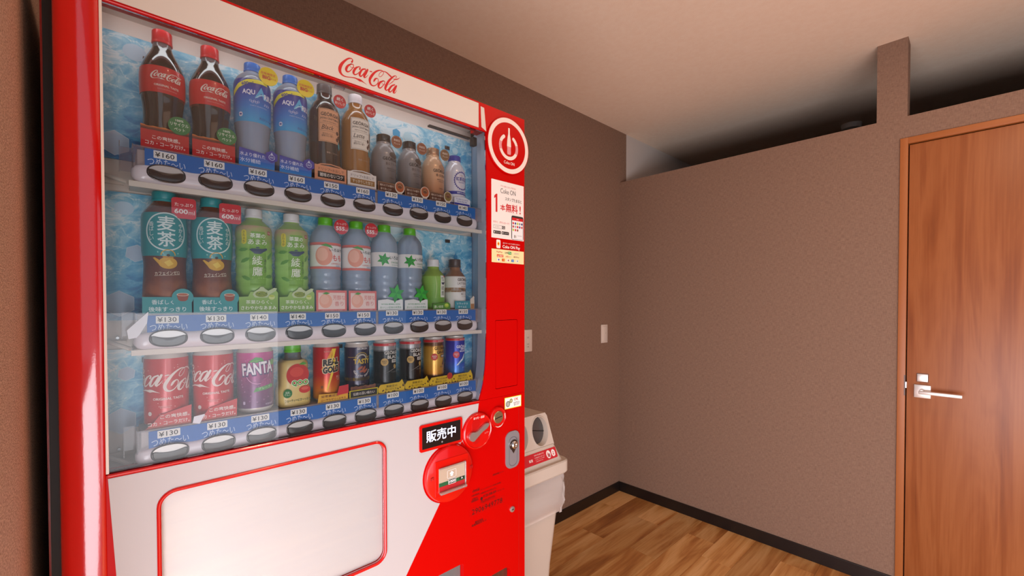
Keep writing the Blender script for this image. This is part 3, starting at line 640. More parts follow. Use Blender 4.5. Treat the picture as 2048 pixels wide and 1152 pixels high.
# app poster
po = V(MB().plate(rrect(-1.7365, 1.5555, 0.1235, 0.160, 0.001, 2), [], XF, XF+0.0007), 'app_poster', new_mat('poster_paper', '#ebe2da', 0.4), smooth=False)
p = Print(); RD = '#c8151c'; DG = '#4a3f3f'
p.text('アプリで買うとスタンプがたまる', -1.736, 1.6215, 0.0050, RD, 1, w_=0.058); p.text('Coke ON', -1.7365, 1.6085, 0.0135, DG, 1, w_=0.058, bold=0.0)
p.poly([(-1.7835, 1.547), (-1.7770, 1.547), (-1.7770, 1.597), (-1.7815, 1.597), (-1.7885, 1.5905), (-1.7885, 1.5835), (-1.7835, 1.5870)], RD, 1); p.text('スタンプたまると', -1.716, 1.5885, 0.0095, DG, 1, w_=0.064, bold=0.012)
p.text('本', -1.757, 1.562, 0.0165, RD, 1, w_=0.019, bold=0.02); p.text('無料', -1.7225, 1.564, 0.0235, RD, 1, w_=0.046, bold=0.022); p.text('!', -1.6895, 1.564, 0.024, RD, 1, w_=0.005, bold=0.02)
p.text('今すぐ、ダウンロード!!', -1.7625, 1.5195, 0.0065, RD, 1, w_=0.060, bold=0.01)
p.frame(-1.7755, 1.5065, 0.032, 0.009, 0.0006, '#5a5250', 1); p.text('コークオン', -1.7775, 1.5065, 0.0035, DG, 1, w_=0.016)
p.rect(-1.7540, 1.5065, 0.011, 0.009, '#4c4644', 1); p.ring(-1.7545, 1.5070, 0.003, 0.003, 0.0008, '#e6ddd5', 2, 14); p.stroke([(-1.7525, 1.5050, 0.0009), (-1.7510, 1.5030, 0.0009)], '#e6ddd5', 2, 1)
for y, s_ in ((-1.7780, 'App Store'), (-1.7475, 'Google Play')): p.rect(y, 1.4915, 0.0275, 0.0085, '#2b2624', 1, 0.0015); p.text(s_, y+0.003, 1.4915, 0.0034, '#d9d0c8', 2, w_=0.016); p.ell(y-0.0095, 1.4915, 0.002, 0.0023, '#d9d0c8', 2, 10)
pr(p, 'poster_print', XF+0.0008)
p = Print(); px_, pz = -1.7005, 1.513
p.poly(rrect(px_, pz-0.002, 0.0475, 0.068, 0.005, 4), '#2a2624', 1); p.rect(px_, pz-0.005, 0.0430, 0.060, '#e7e4e2', 2); p.rect(px_, pz+0.0225, 0.043, 0.008, RD, 3); p.rect(px_, pz+0.0225, 0.009, 0.0012, '#f0dcd8', 4)
cs = ['#c9202a', '#3a3a7c', '#b5c334', '#8a8f86', '#3f3a72', '#b8323a', '#a0a59a', '#c9202a', '#52408a', '#c23a3a', '#b5c334', '#d0303a', '#8a4a30']
for i, c_ in enumerate(cs): p.ell(px_-0.017+0.0085*(i % 5), pz+0.0105-0.0095*(i//5), 0.0032, 0.0034, c_, 3, 12)
p.rect(px_-0.012, pz-0.027, 0.003, 0.008, '#6a5a4c', 3); p.rect(px_-0.007, pz-0.027, 0.0025, 0.007, '#9a8a70', 3); p.rect(px_+0.008, pz-0.024, 0.018, 0.001, '#9a9694', 3)
pr(p, 'phone_picture', XF+0.0012)
p = Print()
p.text('電子マネーなどでも便利にお支払い', -1.7235, 1.4635, 0.0040, '#f0d8cc', 1, w_=0.066); p.text('Coke ON Pay', -1.7240, 1.4525, 0.0115, '#f4e4d8', 1, w_=0.068, bold=0.022)
p.rect(-1.7735, 1.4595, 0.0150, 0.0235, '#f2e6d8', 1, 0.003); p.ell(-1.7735, 1.4600, 0.0042, 0.0052, '#e8b21e', 2, 12); p.ell(-1.7735, 1.4600, 0.0020, 0.0026, '#c8151c', 3, 10)
p.rect(-1.7365, 1.4265, 0.1235, 0.0370, '#ecdca2', 1)
rows = [[('PayPay', '#c03a30', -1.7700, 0.022), ('LINE', '#3a3a34', -1.7430, 0.013), ('Pay', '#e8f2e0', -1.7305, 0.009), ('メルペイ', '#9a6aa8', -1.7045, 0.018)], [('au PAY', '#f4e4d4', -1.7675, 0.020), ('d払い', '#c03a30', -1.7365, 0.020), ('楽天Pay', '#8a3a2a', -1.7050, 0.022)]]
p.rect(-1.7305, 1.4370, 0.0120, 0.0078, '#2f9a48', 2); p.rect(-1.7675, 1.4270, 0.0240, 0.0072, '#d8562c', 2)
for j, rr in enumerate(rows):
    for s_, c_, y, ww in rr: p.text(s_, y, 1.4370-0.0102*j, 0.0050, c_, 3, w_=ww, bold=0.01)
for i, (c_, c2) in enumerate((('#e8e4e0', '#2c3a8a'), ('#c82c20', '#e8a020'), ('#e8e4e0', '#a02c3a'), ('#2c6ab4', '#8ab4dc'), ('#e4e0da', '#8a94a4'))):
    y = -1.7735+0.0180*i; p.rect(y, 1.4160, 0.0100, 0.0072, c_, 2); p.ell(y+0.001, 1.4160, 0.0024, 0.0024, c2, 3, 12)
pr(p, 'payment_sticker', XF+0.0008)
# coin notice sticker
p = Print(); p.rect(-1.7185, 1.0110, 0.0655, 0.0330, '#e8d43a', 1); p.rect(-1.7185, 1.0110, 0.0615, 0.0290, '#f2ece4', 2)
p.ell(-1.7385, 1.0085, 0.0085, 0.0088, '#7d8078', 3, 20); p.ell(-1.7385, 1.0085, 0.0055, 0.0058, '#a9a99c', 4, 16); p.ell(-1.7265, 1.0160, 0.0062, 0.0064, '#8a8a52', 3, 18); p.ell(-1.7265, 1.0160, 0.0036, 0.0038, '#b8b48a', 4, 14)
p.text('OK', -1.7065, 1.0185, 0.0078, '#c8302a', 3, w_=0.017, bold=0.02); p.text('500円玉も\n使えます', -1.7050, 1.0055, 0.0115, '#3a3a52', 3, w_=0.024, bold=0.01)
pr(p, 'coin_sticker')
# display
V(MB().plate(rrect(-1.9640, 0.9705, 0.1260, 0.0655, 0.006, 5), [], XF-0.002, XF+0.0040), 'display_surround', RED, smooth=False)
dp = V(MB().plate(rrect(-1.9640, 0.9705, 0.1130, 0.0520, 0.0015, 3), [], XF+0.0020, XF+0.0046), 'led_display', new_mat('black_screen', '#141114', 0.12, coat=0.5), smooth=False)
LED = new_mat('lit_characters', '#dfe6ff', 0.5); LED.node_tree.nodes['Principled BSDF'].inputs['Emission Color'].default_value = (0.80, 0.86, 1, 1); LED.node_tree.nodes['Principled BSDF'].inputs['Emission Strength'].default_value = 0.75
p = Print(); p.text('販売中', -1.9660, 0.9725, 0.0285, LED, 1, w_=0.0860, bold=0.012); p.ell(-1.9640, 0.9520, 0.0022, 0.0022, '#8a8684', 1, 14); pr(p, 'lit_lettering', XF+0.0048)
# lever roundel
V(MB().lathe([(-0.004, 0.0485), (0.004, 0.0490), (0.0085, 0.0465), (0.0095, 0.0445), (0.0080, 0.0430), (0.0076, 0.0005)], 56, (XF, -1.8515, 0.9560), axis='X'), 'lever_roundel', RED)
V(MB().plate(rrect(-1.8600, 0.9560, 0.026, 0.064, 0.012, 5), [], XF+0.004, XF+0.0086), 'lever_recess', M('#b80000', 0.35), smooth=False)
ly, lz = -1.8725, 0.9465; ty_, tz_ = -1.8200, 0.9705
p2 = catmull([(ly, lz, 0.0125), (ly+0.012, lz+0.0035, 0.0075), (ly+0.026, lz+0.0115, 0.0058), (ty_-0.010, tz_-0.004, 0.0068), (ty_, tz_, 0.0030)], 6); up_, dn_ = [], []
for i, q_ in enumerate(p2):
    a = p2[max(0, i-1)]; c = p2[min(len(p2)-1, i+1)]; dx, dy = c[0]-a[0], c[1]-a[1]; L = math.hypot(dx, dy); up_.append((q_[0]-dy/L*q_[2], q_[1]+dx/L*q_[2])); dn_.append((q_[0]+dy/L*q_[2], q_[1]-dx/L*q_[2]))
head = [(ly+0.0125*math.cos(a), lz+0.0125*math.sin(a)) for a in [math.radians(110+i*20) for i in range(10)]]
V(MB().plate(dn_[1:]+up_[1:][::-1]+head, [], XF+0.0088, XF+0.0150), 'return_lever', tag and SILVER, smooth=False)
p = Print(); p.text('おつり・返却', -1.8510, 0.9925, 0.0066, '#f4e0d8', 1, w_=0.036, bold=0.015); p.stroke([(-1.8140, 0.975, 0.0002), (-1.8105, 0.962, 0.0022), (-1.8115, 0.948, 0.0022), (-1.8180, 0.936, 0.0002)], '#e8cfc6', 1, 5); p.text('レバー', -1.8240, 0.9480, 0.0060, '#e88a84', 1, w_=0.014, bold=0.01)
pr(p, 'lever_lettering', XF+0.0100)
# coin slot roundel
V(MB().lathe([(-0.004, 0.0295), (0.004, 0.0295), (0.0080, 0.0275), (0.0085, 0.0262), (0.0065, 0.0240), (0.0062, 0.0005)], 48, (XF, -1.7800, 0.9790), axis='X'), 'coin_roundel', RED)
cp = V(MB().lathe([(0.004, 0.0168), (0.0085, 0.0168), (0.0095, 0.0155), (0.0092, 0.0005)], 40, (XF, -1.7805, 0.9800), axis='X'), 'coin_slot_plate', new_mat('worn_brass', '#a8926f', 0.32, metal=0.8))
p = Print(); p.stroke([(-1.7945, 0.9770, 0.0022), (-1.7690, 0.9815, 0.0022)], '#120d0a', 1, 2, False); p.build('coin_slot', cp, lambda u, v, o: (XF+0.0096+o, u, v))
p = Print(); p.stroke([(-1.7930, 0.9575, 0.0004), (-1.7830, 0.9535, 0.0018), (-1.7720, 0.9550, 0.0018), (-1.7640, 0.9620, 0.0004)], '#f0d8d0', 1, 5); p.text('硬貨投入', -1.7570, 0.979, 0.0052, '#f0c8c0', 1, w_=0.018, rot=-PI/2+0.15); pr(p, 'coin_lettering', XF+0.0090)
# bill validator
V(MB().lathe([(-0.004, 0.0715), (0.004, 0.0715), (0.0095, 0.0690), (0.0120, 0.0640), (0.0122, 0.0005)], 64, (XF, -1.9425, 0.8680), axis='X'), 'bill_roundel', RED)
bi = V(MB().plate(rrect(-1.9400, 0.8650, 0.0985, 0.0885, 0.003, 3), [], XF+0.010, XF+0.0136), 'bill_frame', RED, smooth=False)
MB().plate(rrect(-1.9400, 0.8600, 0.0800, 0.0600, 0.001, 2), [], XF+0.012, XF+0.0145).build('bill_slot_panel', M('#b9a48f', 0.3), bi, smooth=False)
p = Print(); p.rect(-1.9400, 0.8495, 0.0800, 0.0095, '#1f5a34', 1); p.rect(-1.9400, 0.8375, 0.0800, 0.0150, '#b01a20', 1); p.frame(-1.9425, 0.8700, 0.0270, 0.0200, 0.0010, '#f2ece6', 3); p.poly([(-1.9425, 0.8770), (-1.9355, 0.8700), (-1.9390, 0.8700), (-1.9390, 0.8640), (-1.9460, 0.8640), (-1.9460, 0.8700), (-1.9495, 0.8700)], '#f6f2ee', 3)
p.rect(-1.9415, 0.8510, 0.0230, 0.0130, '#10140f', 3); p.frame(-1.9415, 0.8510, 0.0230, 0.0130, 0.0010, '#f0ece6', 4); p.text('1000', -1.9415, 0.8510, 0.0072, '#f4f2ee', 4, w_=0.0185, bold=0.02); p.rect(-1.9120, 0.8510, 0.014, 0.007, '#1a1f1a', 2); p.poly([(-1.914, 0.849), (-1.911, 0.854), (-1.9085, 0.849)], '#d8d8d0', 3)
p.build('bill_print', bi, lambda u, v, o: (XF+0.0147+o, u, v))
MB().box(XF+0.0150, XF+0.0240, -1.9800, -1.9000, 0.8270, 0.8330, bev=0.002).box(XF+0.0150, XF+0.0190, -1.9800, -1.9000, 0.8885, 0.8920, bev=0.001).box(XF+0.0150, XF+0.0170, -1.9020, -1.8990, 0.8300, 0.8900).build('clear_bill_guide', glassy('clear_guide_plastic', (0.95, 0.93, 0.93), 0.05, '#d8b8b0', 0.35), bi, smooth=False)
for y in (-1.9985, -1.8800): MB().tube([(XF+0.0135, y-0.003, 0.866), (XF+0.0137, y-0.003, 0.873), (XF+0.0137, y+0.003, 0.874), (XF+0.0135, y+0.003, 0.867)], 0.0008, 6).build('hook_mark', M('#8a0000'), bi)
# lock plate
V(MB().plate(rrect(-1.7215, 0.8755, 0.0530, 0.1060, 0.020, 8), [], XF, XF+0.0030), 'lock_plate', GREYP)
V(MB().plate(rrect(-1.7205, 0.8700, 0.0330, 0.0840, 0.0150, 8), [rrect(-1.7205, 0.8700, 0.0300, 0.0810, 0.0140, 8)], XF+0.0030, XF+0.0036), 'lock_groove', M('#6d6c74', 0.4, 0.3))
V(MB().lathe([(0.002, 0.0155), (0.0045, 0.0150), (0.0036, 0.0125)], 32, (XF, -1.7185, 0.8880), axis='X'), 'keyhole_ring', M('#4a3c34', 0.25, 0.6))
V(MB().lathe([(0.002, 0.0115), (0.0110, 0.0110), (0.0130, 0.0090), (0.0130, 0.0050), (0.0100, 0.0045), (0.0100, 0.0004)], 32, (XF, -1.7190, 0.8895), axis='X'), 'key_barrel', new_mat('bright_chrome', '#d8d2cc', 0.12, metal=1.0))
V(MB().plate([(-1.7280, 0.8770), (-1.7190, 0.8640), (-1.7100, 0.8770)][::-1], [], XF+0.003, XF+0.0042), 'key_tail', M('#4a3c34', 0.25, 0.6))
V(MB().lathe([(0, 0.0085), (0.0035, 0.0080), (0.0042, 0.0060), (0.0042, 0.0004)], 28, (XF, -1.7225, 0.7025), axis='X'), 'cam_lock', SILVER)
V(MB().box(XF+0.0040, XF+0.0046, -1.7265, -1.7185, 0.7012, 0.7036), 'cam_keyhole', M('#20242c'), smooth=False)
V(MB().box(XF-0.001, XF+0.0002, -1.6955, -1.6946, 0.12, 1.03), 'door_seam', M('#9c0000'), smooth=False)
# small black print with the machine number
p = Print(); K = '#3a0505'
p.text('自動販売機コーナー', -1.7740, 0.8205, 0.0050, K, 1, w_=0.042, bold=0.0)
p.logo(-1.8530, 0.7965, 0.0240, K, 1); p.text('お客様相談室', -1.8560, 0.7845, 0.0050, K, 1, w_=0.026); p.text('お問合せ\n故障連絡先', -1.8580, 0.7725, 0.0110, K, 1, w_=0.024, bold=0.01)
p.text('コカ・コーラ ボトラーズジャパン株式会社 東京都港区', -1.8020, 0.7920, 0.0045, K, 1, w_=0.074); p.text('この自動販売機に関するお問合せは下記へ', -1.8120, 0.7820, 0.0042, K, 1, w_=0.060)
p.ell(-1.8350, 0.7680, 0.0042, 0.0045, K, 1, 14); p.text('0120-308-509', -1.8060, 0.7720, 0.0072, K, 1, w_=0.046, bold=0.01); p.text('受付 9:30〜17:00', -1.7660, 0.7710, 0.0035, K, 1, w_=0.025)
p.text('故障・釣銭 お問合せの際は\n下の番号をお知らせください', -1.8120, 0.7590, 0.0085, K, 1, w_=0.054, bold=0.0)
p.text('2906949778', -1.8140, 0.7410, 0.0135, K, 1, w_=0.1080, bold=-0.002); p.frame(-1.8140, 0.7415, 0.1200, 0.0190, 0.0005, '#a80a08', 1)
p.text('電気用品\n容量確認済 8-12', -1.8440, 0.7080, 0.0115, K, 1, w_=0.050, bold=0.005)
pr(p, 'machine_number_print', XF+0.0004)
# loose label scraps inside the window
V(MB().plate([(-2.546, 1.2540), (-2.5190, 1.2840), (-2.5210, 1.2650), (-2.5330, 1.2420), (-2.5440, 1.2400)], [], 0.7385, 0.7392), 'white_flap', new_mat('white_flap_plastic', '#f1ecf0', 0.3))
V(MB().plate([(-2.4620, 1.0890), (-2.4520, 1.0860), (-2.4440, 1.1020), (-2.4600, 1.1000)], [], 0.7390, 0.7394), 'paper_scrap', new_mat('paper', '#efe9ee', 0.4))

# ================================================================== DRINKS
SH = [z+0.040 for z in BT]                       # shelf heights
XB = 0.699                                       # bottle axis
def interp(prof, v):
    if v <= prof[0][0]: return prof[0][1]
    for (a, ra), (c, rc) in zip(prof[:-1], prof[1:]):
        if v <= c: return ra+(rc-ra)*(v-a)/(c-a) if c > a else rc
    return prof[-1][1]
def smooth_prof(pts, k=4): return [(a, b_) for a, b_ in catmull(pts, k)]
def seg(prof, z0, z1, off=0.0):
    o = [(z0, interp(prof, z0)+off)]+[(z, r+off) for z, r in prof if z0 < z < z1]+[(z1, interp(prof, z1)+off)]
    return o
def cyl(prof, r0, base=0.0005):
    def f(u, v, o):
        a = u/r0; r = interp(prof, v)+base+o; return (r*math.cos(a), r*math.sin(a), v)
    return f
CLEARB = glassy('clear_bottle_plastic', (0.86, 0.91, 0.98), 0.06, '#c2cfe4', 0.46)
CLEARN = glassy('clear_neck_plastic', (0.88, 0.90, 0.93), 0.06, '#b4b0b4', 0.25)
TEAG = new_mat('green_tea_bottle', '#8fb04a', 0.15, coat=0.6)
COLA = new_mat('dark_cola_bottle', '#1c0b07', 0.12, coat=0.9)
TEAB = new_mat('brown_tea_bottle', '#6a3420', 0.14, coat=0.8)
COFB = new_mat('black_coffee_bottle', '#241d1b', 0.14, coat=0.8)
COFL = new_mat('milky_coffee_bottle', '#97642c', 0.18, coat=0.7)
COFM = new_mat('pale_coffee_bottle', '#8d6148', 0.2, coat=0.6)
def cap_part(t_, z0, z1, r, m, ribs=True):
    pr_ = [(z0, r*0.97), (z0+0.0008, r*1.03), (z0+0.0042, r*1.03), (z0+0.0046, r*0.98), (z0+0.0052, r), (z1-0.0012, r*0.985), (z1, r*0.90), (z1, 0.0004)]
    mb_ = MB(); n_ = 48
    if ribs:
        vs = []
        for h, rr in pr_:
            for i in range(n_):
                q_ = rr*(1.0 if i % 2 else 0.975) if rr > 0.01 else rr
                vs.append((q_*math.cos(2*PI*i/n_), q_*math.sin(2*PI*i/n_), h))
        mb_.add(vs, [(k*n_+i, k*n_+(i+1) % n_, (k+1)*n_+(i+1) % n_, (k+1)*n_+i) for k in range(len(pr_)-1) for i in range(n_)]+[tuple(range(n_))[::-1]])
    else: mb_.lathe(pr_, 32)
    return mb_.build('cap', m, t_)
def bottle(row, k, label, name, cat, group, prof, body, cap, bands, prt, r0=None, neck=None):
    """prof: (height, radius); cap: (z0, z1, r, mat); bands: printed wrappers (z0, z1, mat, part name)"""
    t_ = thing(name, label, cat, (XB, YC[k], SH[row]), group)
    prof = smooth_prof(prof); top = prof[-1][0]
    nz0 = neck[0] if neck else top
    MB().lathe(seg(prof, 0, nz0), 40).build('bottle_body' if 'can' not in name or name == 'bottle_can' else 'can_body', body, t_)
    if neck: MB().lathe(seg(prof, nz0, top), 32).build('bottle_neck', neck[1], t_)
    if cap: cap_part(t_, *cap)
    for z0, z1, m_, nm in bands: MB().lathe(seg(prof, z0, z1, 0.00045), 40, cap=False).build(nm, m_, t_)
    r0 = r0 or max(r for z, r in prof)
    p_ = Print(); prt(p_)
    if p_.items: p_.build('label_lettering', t_, cyl(prof, r0, 0.0006), step=0.0035)
    return t_
def dup_thing(src, row, k, label):
    """copy of a thing with its parts and sub-parts"""
    r = src.copy(); COL.objects.link(r); r.location.y = YC[k]; r.location.z = SH[row] if 'fixz' not in src else r.location.z; r['label'] = label
    for ch in [o for o in bpy.data.objects if o.parent == src]:
        c = ch.copy(); COL.objects.link(c); c.parent = r
        for g in [o for o in bpy.data.objects if o.parent == ch]:
            d = g.copy(); COL.objects.link(d); d.parent = c
    return r
def sticker(t_, y, z, rx, ry, m, prt, rect_=False, x=0.031, tilt=0.0):
    b_ = MB().plate(rrect(0, 0, rx*2, ry*2, 0.005, 5) if rect_ else ell(0, 0, rx, ry, 36), [], 0, 0.0012).build('promo_disc' if not rect_ else 'promo_plate', M(m, 0.3, 0.0, 0.3), t_, (x, y, z), False)
    p_ = Print(); prt(p_); p_.build('disc_lettering', b_, lambda u, v, o: (0.0013+o, u, v)); b_.rotation_euler = (tilt, 0, 0); return b_
# ---- row one
COKEP = [(0, 0.022), (0.0015, 0.0265), (0.006, 0.0285), (0.025, 0.0288), (0.048, 0.0283), (0.066, 0.0275), (0.082, 0.0285), (0.098, 0.0305), (0.115, 0.0313), (0.135, 0.0311), (0.148, 0.0292), (0.160, 0.0250), (0.171, 0.0195), (0.180, 0.0152), (0.187, 0.0133), (0.196, 0.0128)]
CR = '#cf0f17'
def coke_print(p_):
    p_.logo(0.0045, 0.1270, 0.0440, '#ecdccf', 2, 0, 1.25); p_.text('ORIGINAL TASTE', 0.0030, 0.1105, 0.0036, '#ecdccf', 2, w_=0.0340, bold=0.02); p_.text('Delicious & Refreshing', 0.0040, 0.1045, 0.0022, '#e0a49a', 2, w_=0.0260, bold=0.0)
    p_.rect(0.0445, 0.107, 0.006, 0.010, '#e8d8cc', 2, 0.002)
c1 = bottle(0, 0, 'leftmost bottle of the top row, dark cola with red label and red cap', 'cola_bottle', 'bottle', 'cola bottles on the top shelf', COKEP, COLA, (0.1905, 0.2130, 0.0142, new_mat('red_cap', '#c81420', 0.3)), [(0.0985, 0.1430, new_mat('red_film', CR, 0.3, coat=0.3), 'wrap_label')], coke_print, neck=(0.183, CLEARN))
dup_thing(c1, 0, 1, 'second cola bottle from the left in the top row, beside a blue sports drink')
AQP = [(0, 0.024), (0.002, 0.029), (0.012, 0.0305), (0.03, 0.0298), (0.045, 0.0285), (0.060, 0.0280), (0.075, 0.0292), (0.088, 0.0305), (0.12, 0.0312), (0.155, 0.0312), (0.168, 0.0300), (0.178, 0.0255), (0.186, 0.0180), (0.190, 0.0138), (0.197, 0.0130)]
AQM = ramp_z('blue_gradient_film', [(0.0, '#22a6dc'), (0.35, '#1f7fd0'), (0.7, '#1c3fa8'), (1.0, '#1e2a86')], 0.088, 0.170, 0.3)
def aqua(p_):
    p_.poly([(-0.045, 0.136), (-0.030, 0.150), (-0.010, 0.1600), (0.010, 0.1625), (0.022, 0.1630), (0.022, 0.1690), (0.005, 0.1695), (-0.015, 0.1665), (-0.032, 0.158), (-0.045, 0.146)], '#e6dc3c', 1); p_.text('600ml', -0.0150, 0.1590, 0.0062, '#2a3a8e', 2, w_=0.0200, bold=0.03, rot=0.16)
    p_.text('AQU', -0.0130, 0.1425, 0.0105, '#eef0fa', 2, w_=0.0210, bold=0.03); p_.poly([(-0.003, 0.134), (0.008, 0.1560), (0.018, 0.134), (0.0125, 0.134), (0.008, 0.1450), (0.002, 0.134)], '#4fb4e6', 2); p_.text('RIUS', 0.0245, 0.1400, 0.0105, '#eef0fa', 3, w_=0.0230, bold=0.03)
    p_.stroke([(-0.002, 0.133, 0.001), (0.006, 0.140, 0.0022), (0.016, 0.1435, 0.0008)], '#a8dcf2', 3)
    for i in range(5): p_.ring(-0.010+0.0032*i, 0.1270-(0.0022 if i % 2 else 0), 0.0019, 0.0019, 0.0005, '#dfe6f6', 2, 14)
    for i in range(3): p_.ring(0.014+0.0042*i, 0.1255, 0.0020, 0.0024, 0.0009, '#dfe6f6', 2, 10, -2.2, 1.2)
    p_.text('THIRST QUENCHING', 0.004, 0.118, 0.0018, '#c8def2', 2, w_=0.030); p_.rect(-0.0270, 0.1005, 0.0070, 0.0085, '#dfe2ee', 2, 0.003); p_.rect(-0.0270, 0.1005, 0.004, 0.003, '#3a4a9c', 3); p_.text('カロリーoff', 0.0180, 0.0965, 0.0050, '#2a2f8e', 2, w_=0.028, bold=0.03)
CAPB = new_mat('blue_cap', '#1c6cc0', 0.3)
c2 = bottle(0, 2, 'sports drink bottle with blue label in the top row, right beside the cola', 'sports_drink_bottle', 'bottle', 'blue sports drink bottles', AQP, CLEARB, (0.1910, 0.2080, 0.0142, CAPB), [(0.0880, 0.1690, AQM, 'wrap_label')], aqua)
sticker(c2, 0.0215, 0.1830, 0.0168, 0.0172, '#f0d51c', lambda p_: (p_.text('自販機限定', 0, 0.0045, 0.0052, '#d8402a', 1, w_=0.0250, bold=0.02), p_.text('BIG', -0.0035, -0.0030, 0.0072, '#c8382a', 1, w_=0.0140, bold=0.04), p_.text('サイズ', 0.0085, -0.0035, 0.0040, '#c8382a', 1, w_=0.0090, bold=0.02)), x=0.027)
dup_thing(c2, 0, 3, 'sports drink bottle with blue label in the top row, left of the black coffee')
GEP = [(0, 0.024), (0.002, 0.0290), (0.010, 0.0310), (0.028, 0.0312), (0.033, 0.0300), (0.038, 0.0310), (0.08, 0.0314), (0.14, 0.0314), (0.156, 0.0300), (0.170, 0.0245), (0.178, 0.0185), (0.184, 0.0155), (0.190, 0.0145), (0.198, 0.0142)]
def georgia(p_, cx, z, w_, col, tail='IA'):
    p_.text('GEÖRG'+tail, cx, z, w_*0.235, col, 3, w_=w_, bold=0.018)
def craft(bg, word, wordcol='#1d1715'):
    def f(p_):
        p_.rect(0.0, 0.1190, 0.0450, 0.0700, bg, 1); p_.frame(0.0, 0.1190, 0.0420, 0.0670, 0.0005, '#3a2a22', 2)
        georgia(p_, 0.0010, 0.1425, 0.0380, '#231a16'); p_.text('JAPAN CRAFTSMAN', 0.0, 0.1325, 0.0052, '#231a16', 2, w_=0.0390, bold=0.01); p_.text('DRIP & COLD BREW', 0.0, 0.1265, 0.0022, '#4a3a30', 2, w_=0.0280, bold=0.01)
        p_.rect(0, 0.1225, 0.040, 0.0004, '#5a463a', 2); p_.text(word, -0.0040, 0.1145, 0.0095, wordcol, 3, w_=0.0230, shear=0.3, bold=0.0); p_.rect(0, 0.1070, 0.040, 0.0004, '#5a463a', 2)
        p_.text('豆をおいしく\n雑味のない香り', -0.0050, 0.0985, 0.0085, '#3a2c24', 2, w_=0.0230, bold=0.01)
        for a, b_ in ((0.0165, 0.107), (0.0200, 0.0985), (0.0160, 0.0930)): p_.ell(a, b_, 0.0032, 0.0042, '#5a3626', 3, 14); p_.stroke([(a-0.001, b_-0.003, 0.0005), (a+0.0006, b_, 0.0007), (a, b_+0.003, 0.0005)], '#2a1810', 4, 3, False)
        p_.poly([(0.019, 0.092), (0.0240, 0.086), (0.0255, 0.078), (0.0215, 0.072), (0.0185, 0.080)], '#2b8fa0', 3); p_.text('無糖 / コーヒー', 0.006, 0.0620, 0.0040, '#b49a8a', 2, w_=0.026)
    return f
STK = lambda p_: (p_.text('続く', 0, 0.0048, 0.0070, '#f4e8e2', 1, w_=0.0140, bold=0.03), p_.text('おいしさ', 0, -0.0042, 0.0058, '#f4e8e2', 1, w_=0.0210, bold=0.03))
c3 = bottle(0, 4, 'black coffee bottle with a peach label and dark grey cap', 'coffee_bottle', 'bottle', None, GEP, COFB, (0.1930, 0.2135, 0.0152, new_mat('dark_grey_cap', '#4a4648', 0.4)), [], craft('#dc9f78', 'Black'))
sticker(c3, 0.0225, 0.1780, 0.0135, 0.0140, '#cc2030', STK, x=0.027)
c4 = bottle(0, 5, 'tan latte bottle with a cream label and white cap', 'latte_bottle', 'bottle', None, GEP, COFL, (0.1930, 0.2135, 0.0152, new_mat('white_cap', '#dcd6d8', 0.35)), [], craft('#e9ded2', 'Latte'))
sticker(c4, 0.0225, 0.1780, 0.0135, 0.0140, '#cc2030', STK, x=0.027)
BCP = [(0, 0.024), (0.0015, 0.0275), (0.006, 0.0290), (0.03, 0.0292), (0.085, 0.0292), (0.098, 0.0275), (0.110, 0.0225), (0.117, 0.0180), (0.121, 0.0168), (0.126, 0.0165)]
def bcan(col, sub, rows_, bean='#4a3c34'):
    def f(p_):
        p_.ell(0.013, 0.0915, 0.013, 0.0075, bean, 1, 20); georgia(p_, 0.0045, 0.0810, 0.0400, col); p_.text(sub, 0.0060, 0.0690, 0.0070, '#3a2c26', 3, w_=0.0300, bold=0.0)
        p_.text('焙煎仕立て 豆100%', 0.0070, 0.0580, 0.0030, '#2c2220', 2, w_=0.0260, bold=0.02); p_.text('COFFEE BEANS BLEND', 0.0070, 0.0535, 0.0020, '#2c2220', 2, w_=0.0220); p_.text('190ml', 0.006, 0.036, 0.003, '#1c1614', 2, w_=0.012)
    return f
DGM = ramp_z('grey_metallic_print', [(0.0, '#2e2c2d'), (0.3, '#5c585a'), (0.6, '#868284'), (1.0, '#9c989a')], 0, 0.115, 0.3, 0.25)
c5 = bottle(0, 6, 'grey bottle-shaped coffee can with black cap, first beside the latte bottle', 'bottle_can', 'bottle', 'grey coffee cans on the top shelf', BCP, DGM, (0.1235, 0.1420, 0.0168, new_mat('black_cap', '#17100e', 0.25, coat=0.5)), [], bcan('#1a1412', '香るブラック', 0))
DISC = lambda p_: (p_.text('高級豆', 0, 0.0038, 0.0055, '#f0dccb', 1, w_=0.0165, bold=0.02), p_.text('ブレンド', 0, -0.0042, 0.0048, '#f0dccb', 1, w_=0.0165, bold=0.02), p_.ring(0, 0, 0.0128, 0.0133, 0.0006, '#c89a72', 1, 30))
sticker(c5, 0.0225, 0.1270, 0.0140, 0.0145, '#8a4522', DISC, x=0.022)
dup_thing(c5, 0, 7, 'grey bottle-shaped coffee can with black cap, second one, beside the copper can')
BEG = ramp_z('copper_metallic_print', [(0.0, '#7a4c3a'), (0.3, '#b87c56'), (0.6, '#d8a680'), (1.0, '#deb492')], 0, 0.115, 0.3, 0.2)
c6 = bottle(0, 8, 'copper-coloured bottle-shaped coffee can with matching cap', 'bottle_can', 'bottle', None, BCP, BEG, (0.1235, 0.1420, 0.0168, new_mat('copper_cap', '#c99a78', 0.25, metal=0.6)), [], bcan('#2a1c16', '香る微糖', 0, '#b08062'))
sticker(c6, 0.0225, 0.1270, 0.0140, 0.0145, '#7a5634', DISC, x=0.022)
WHC = new_mat('white_can_print', '#e2e0ea', 0.25, metal=0.2)
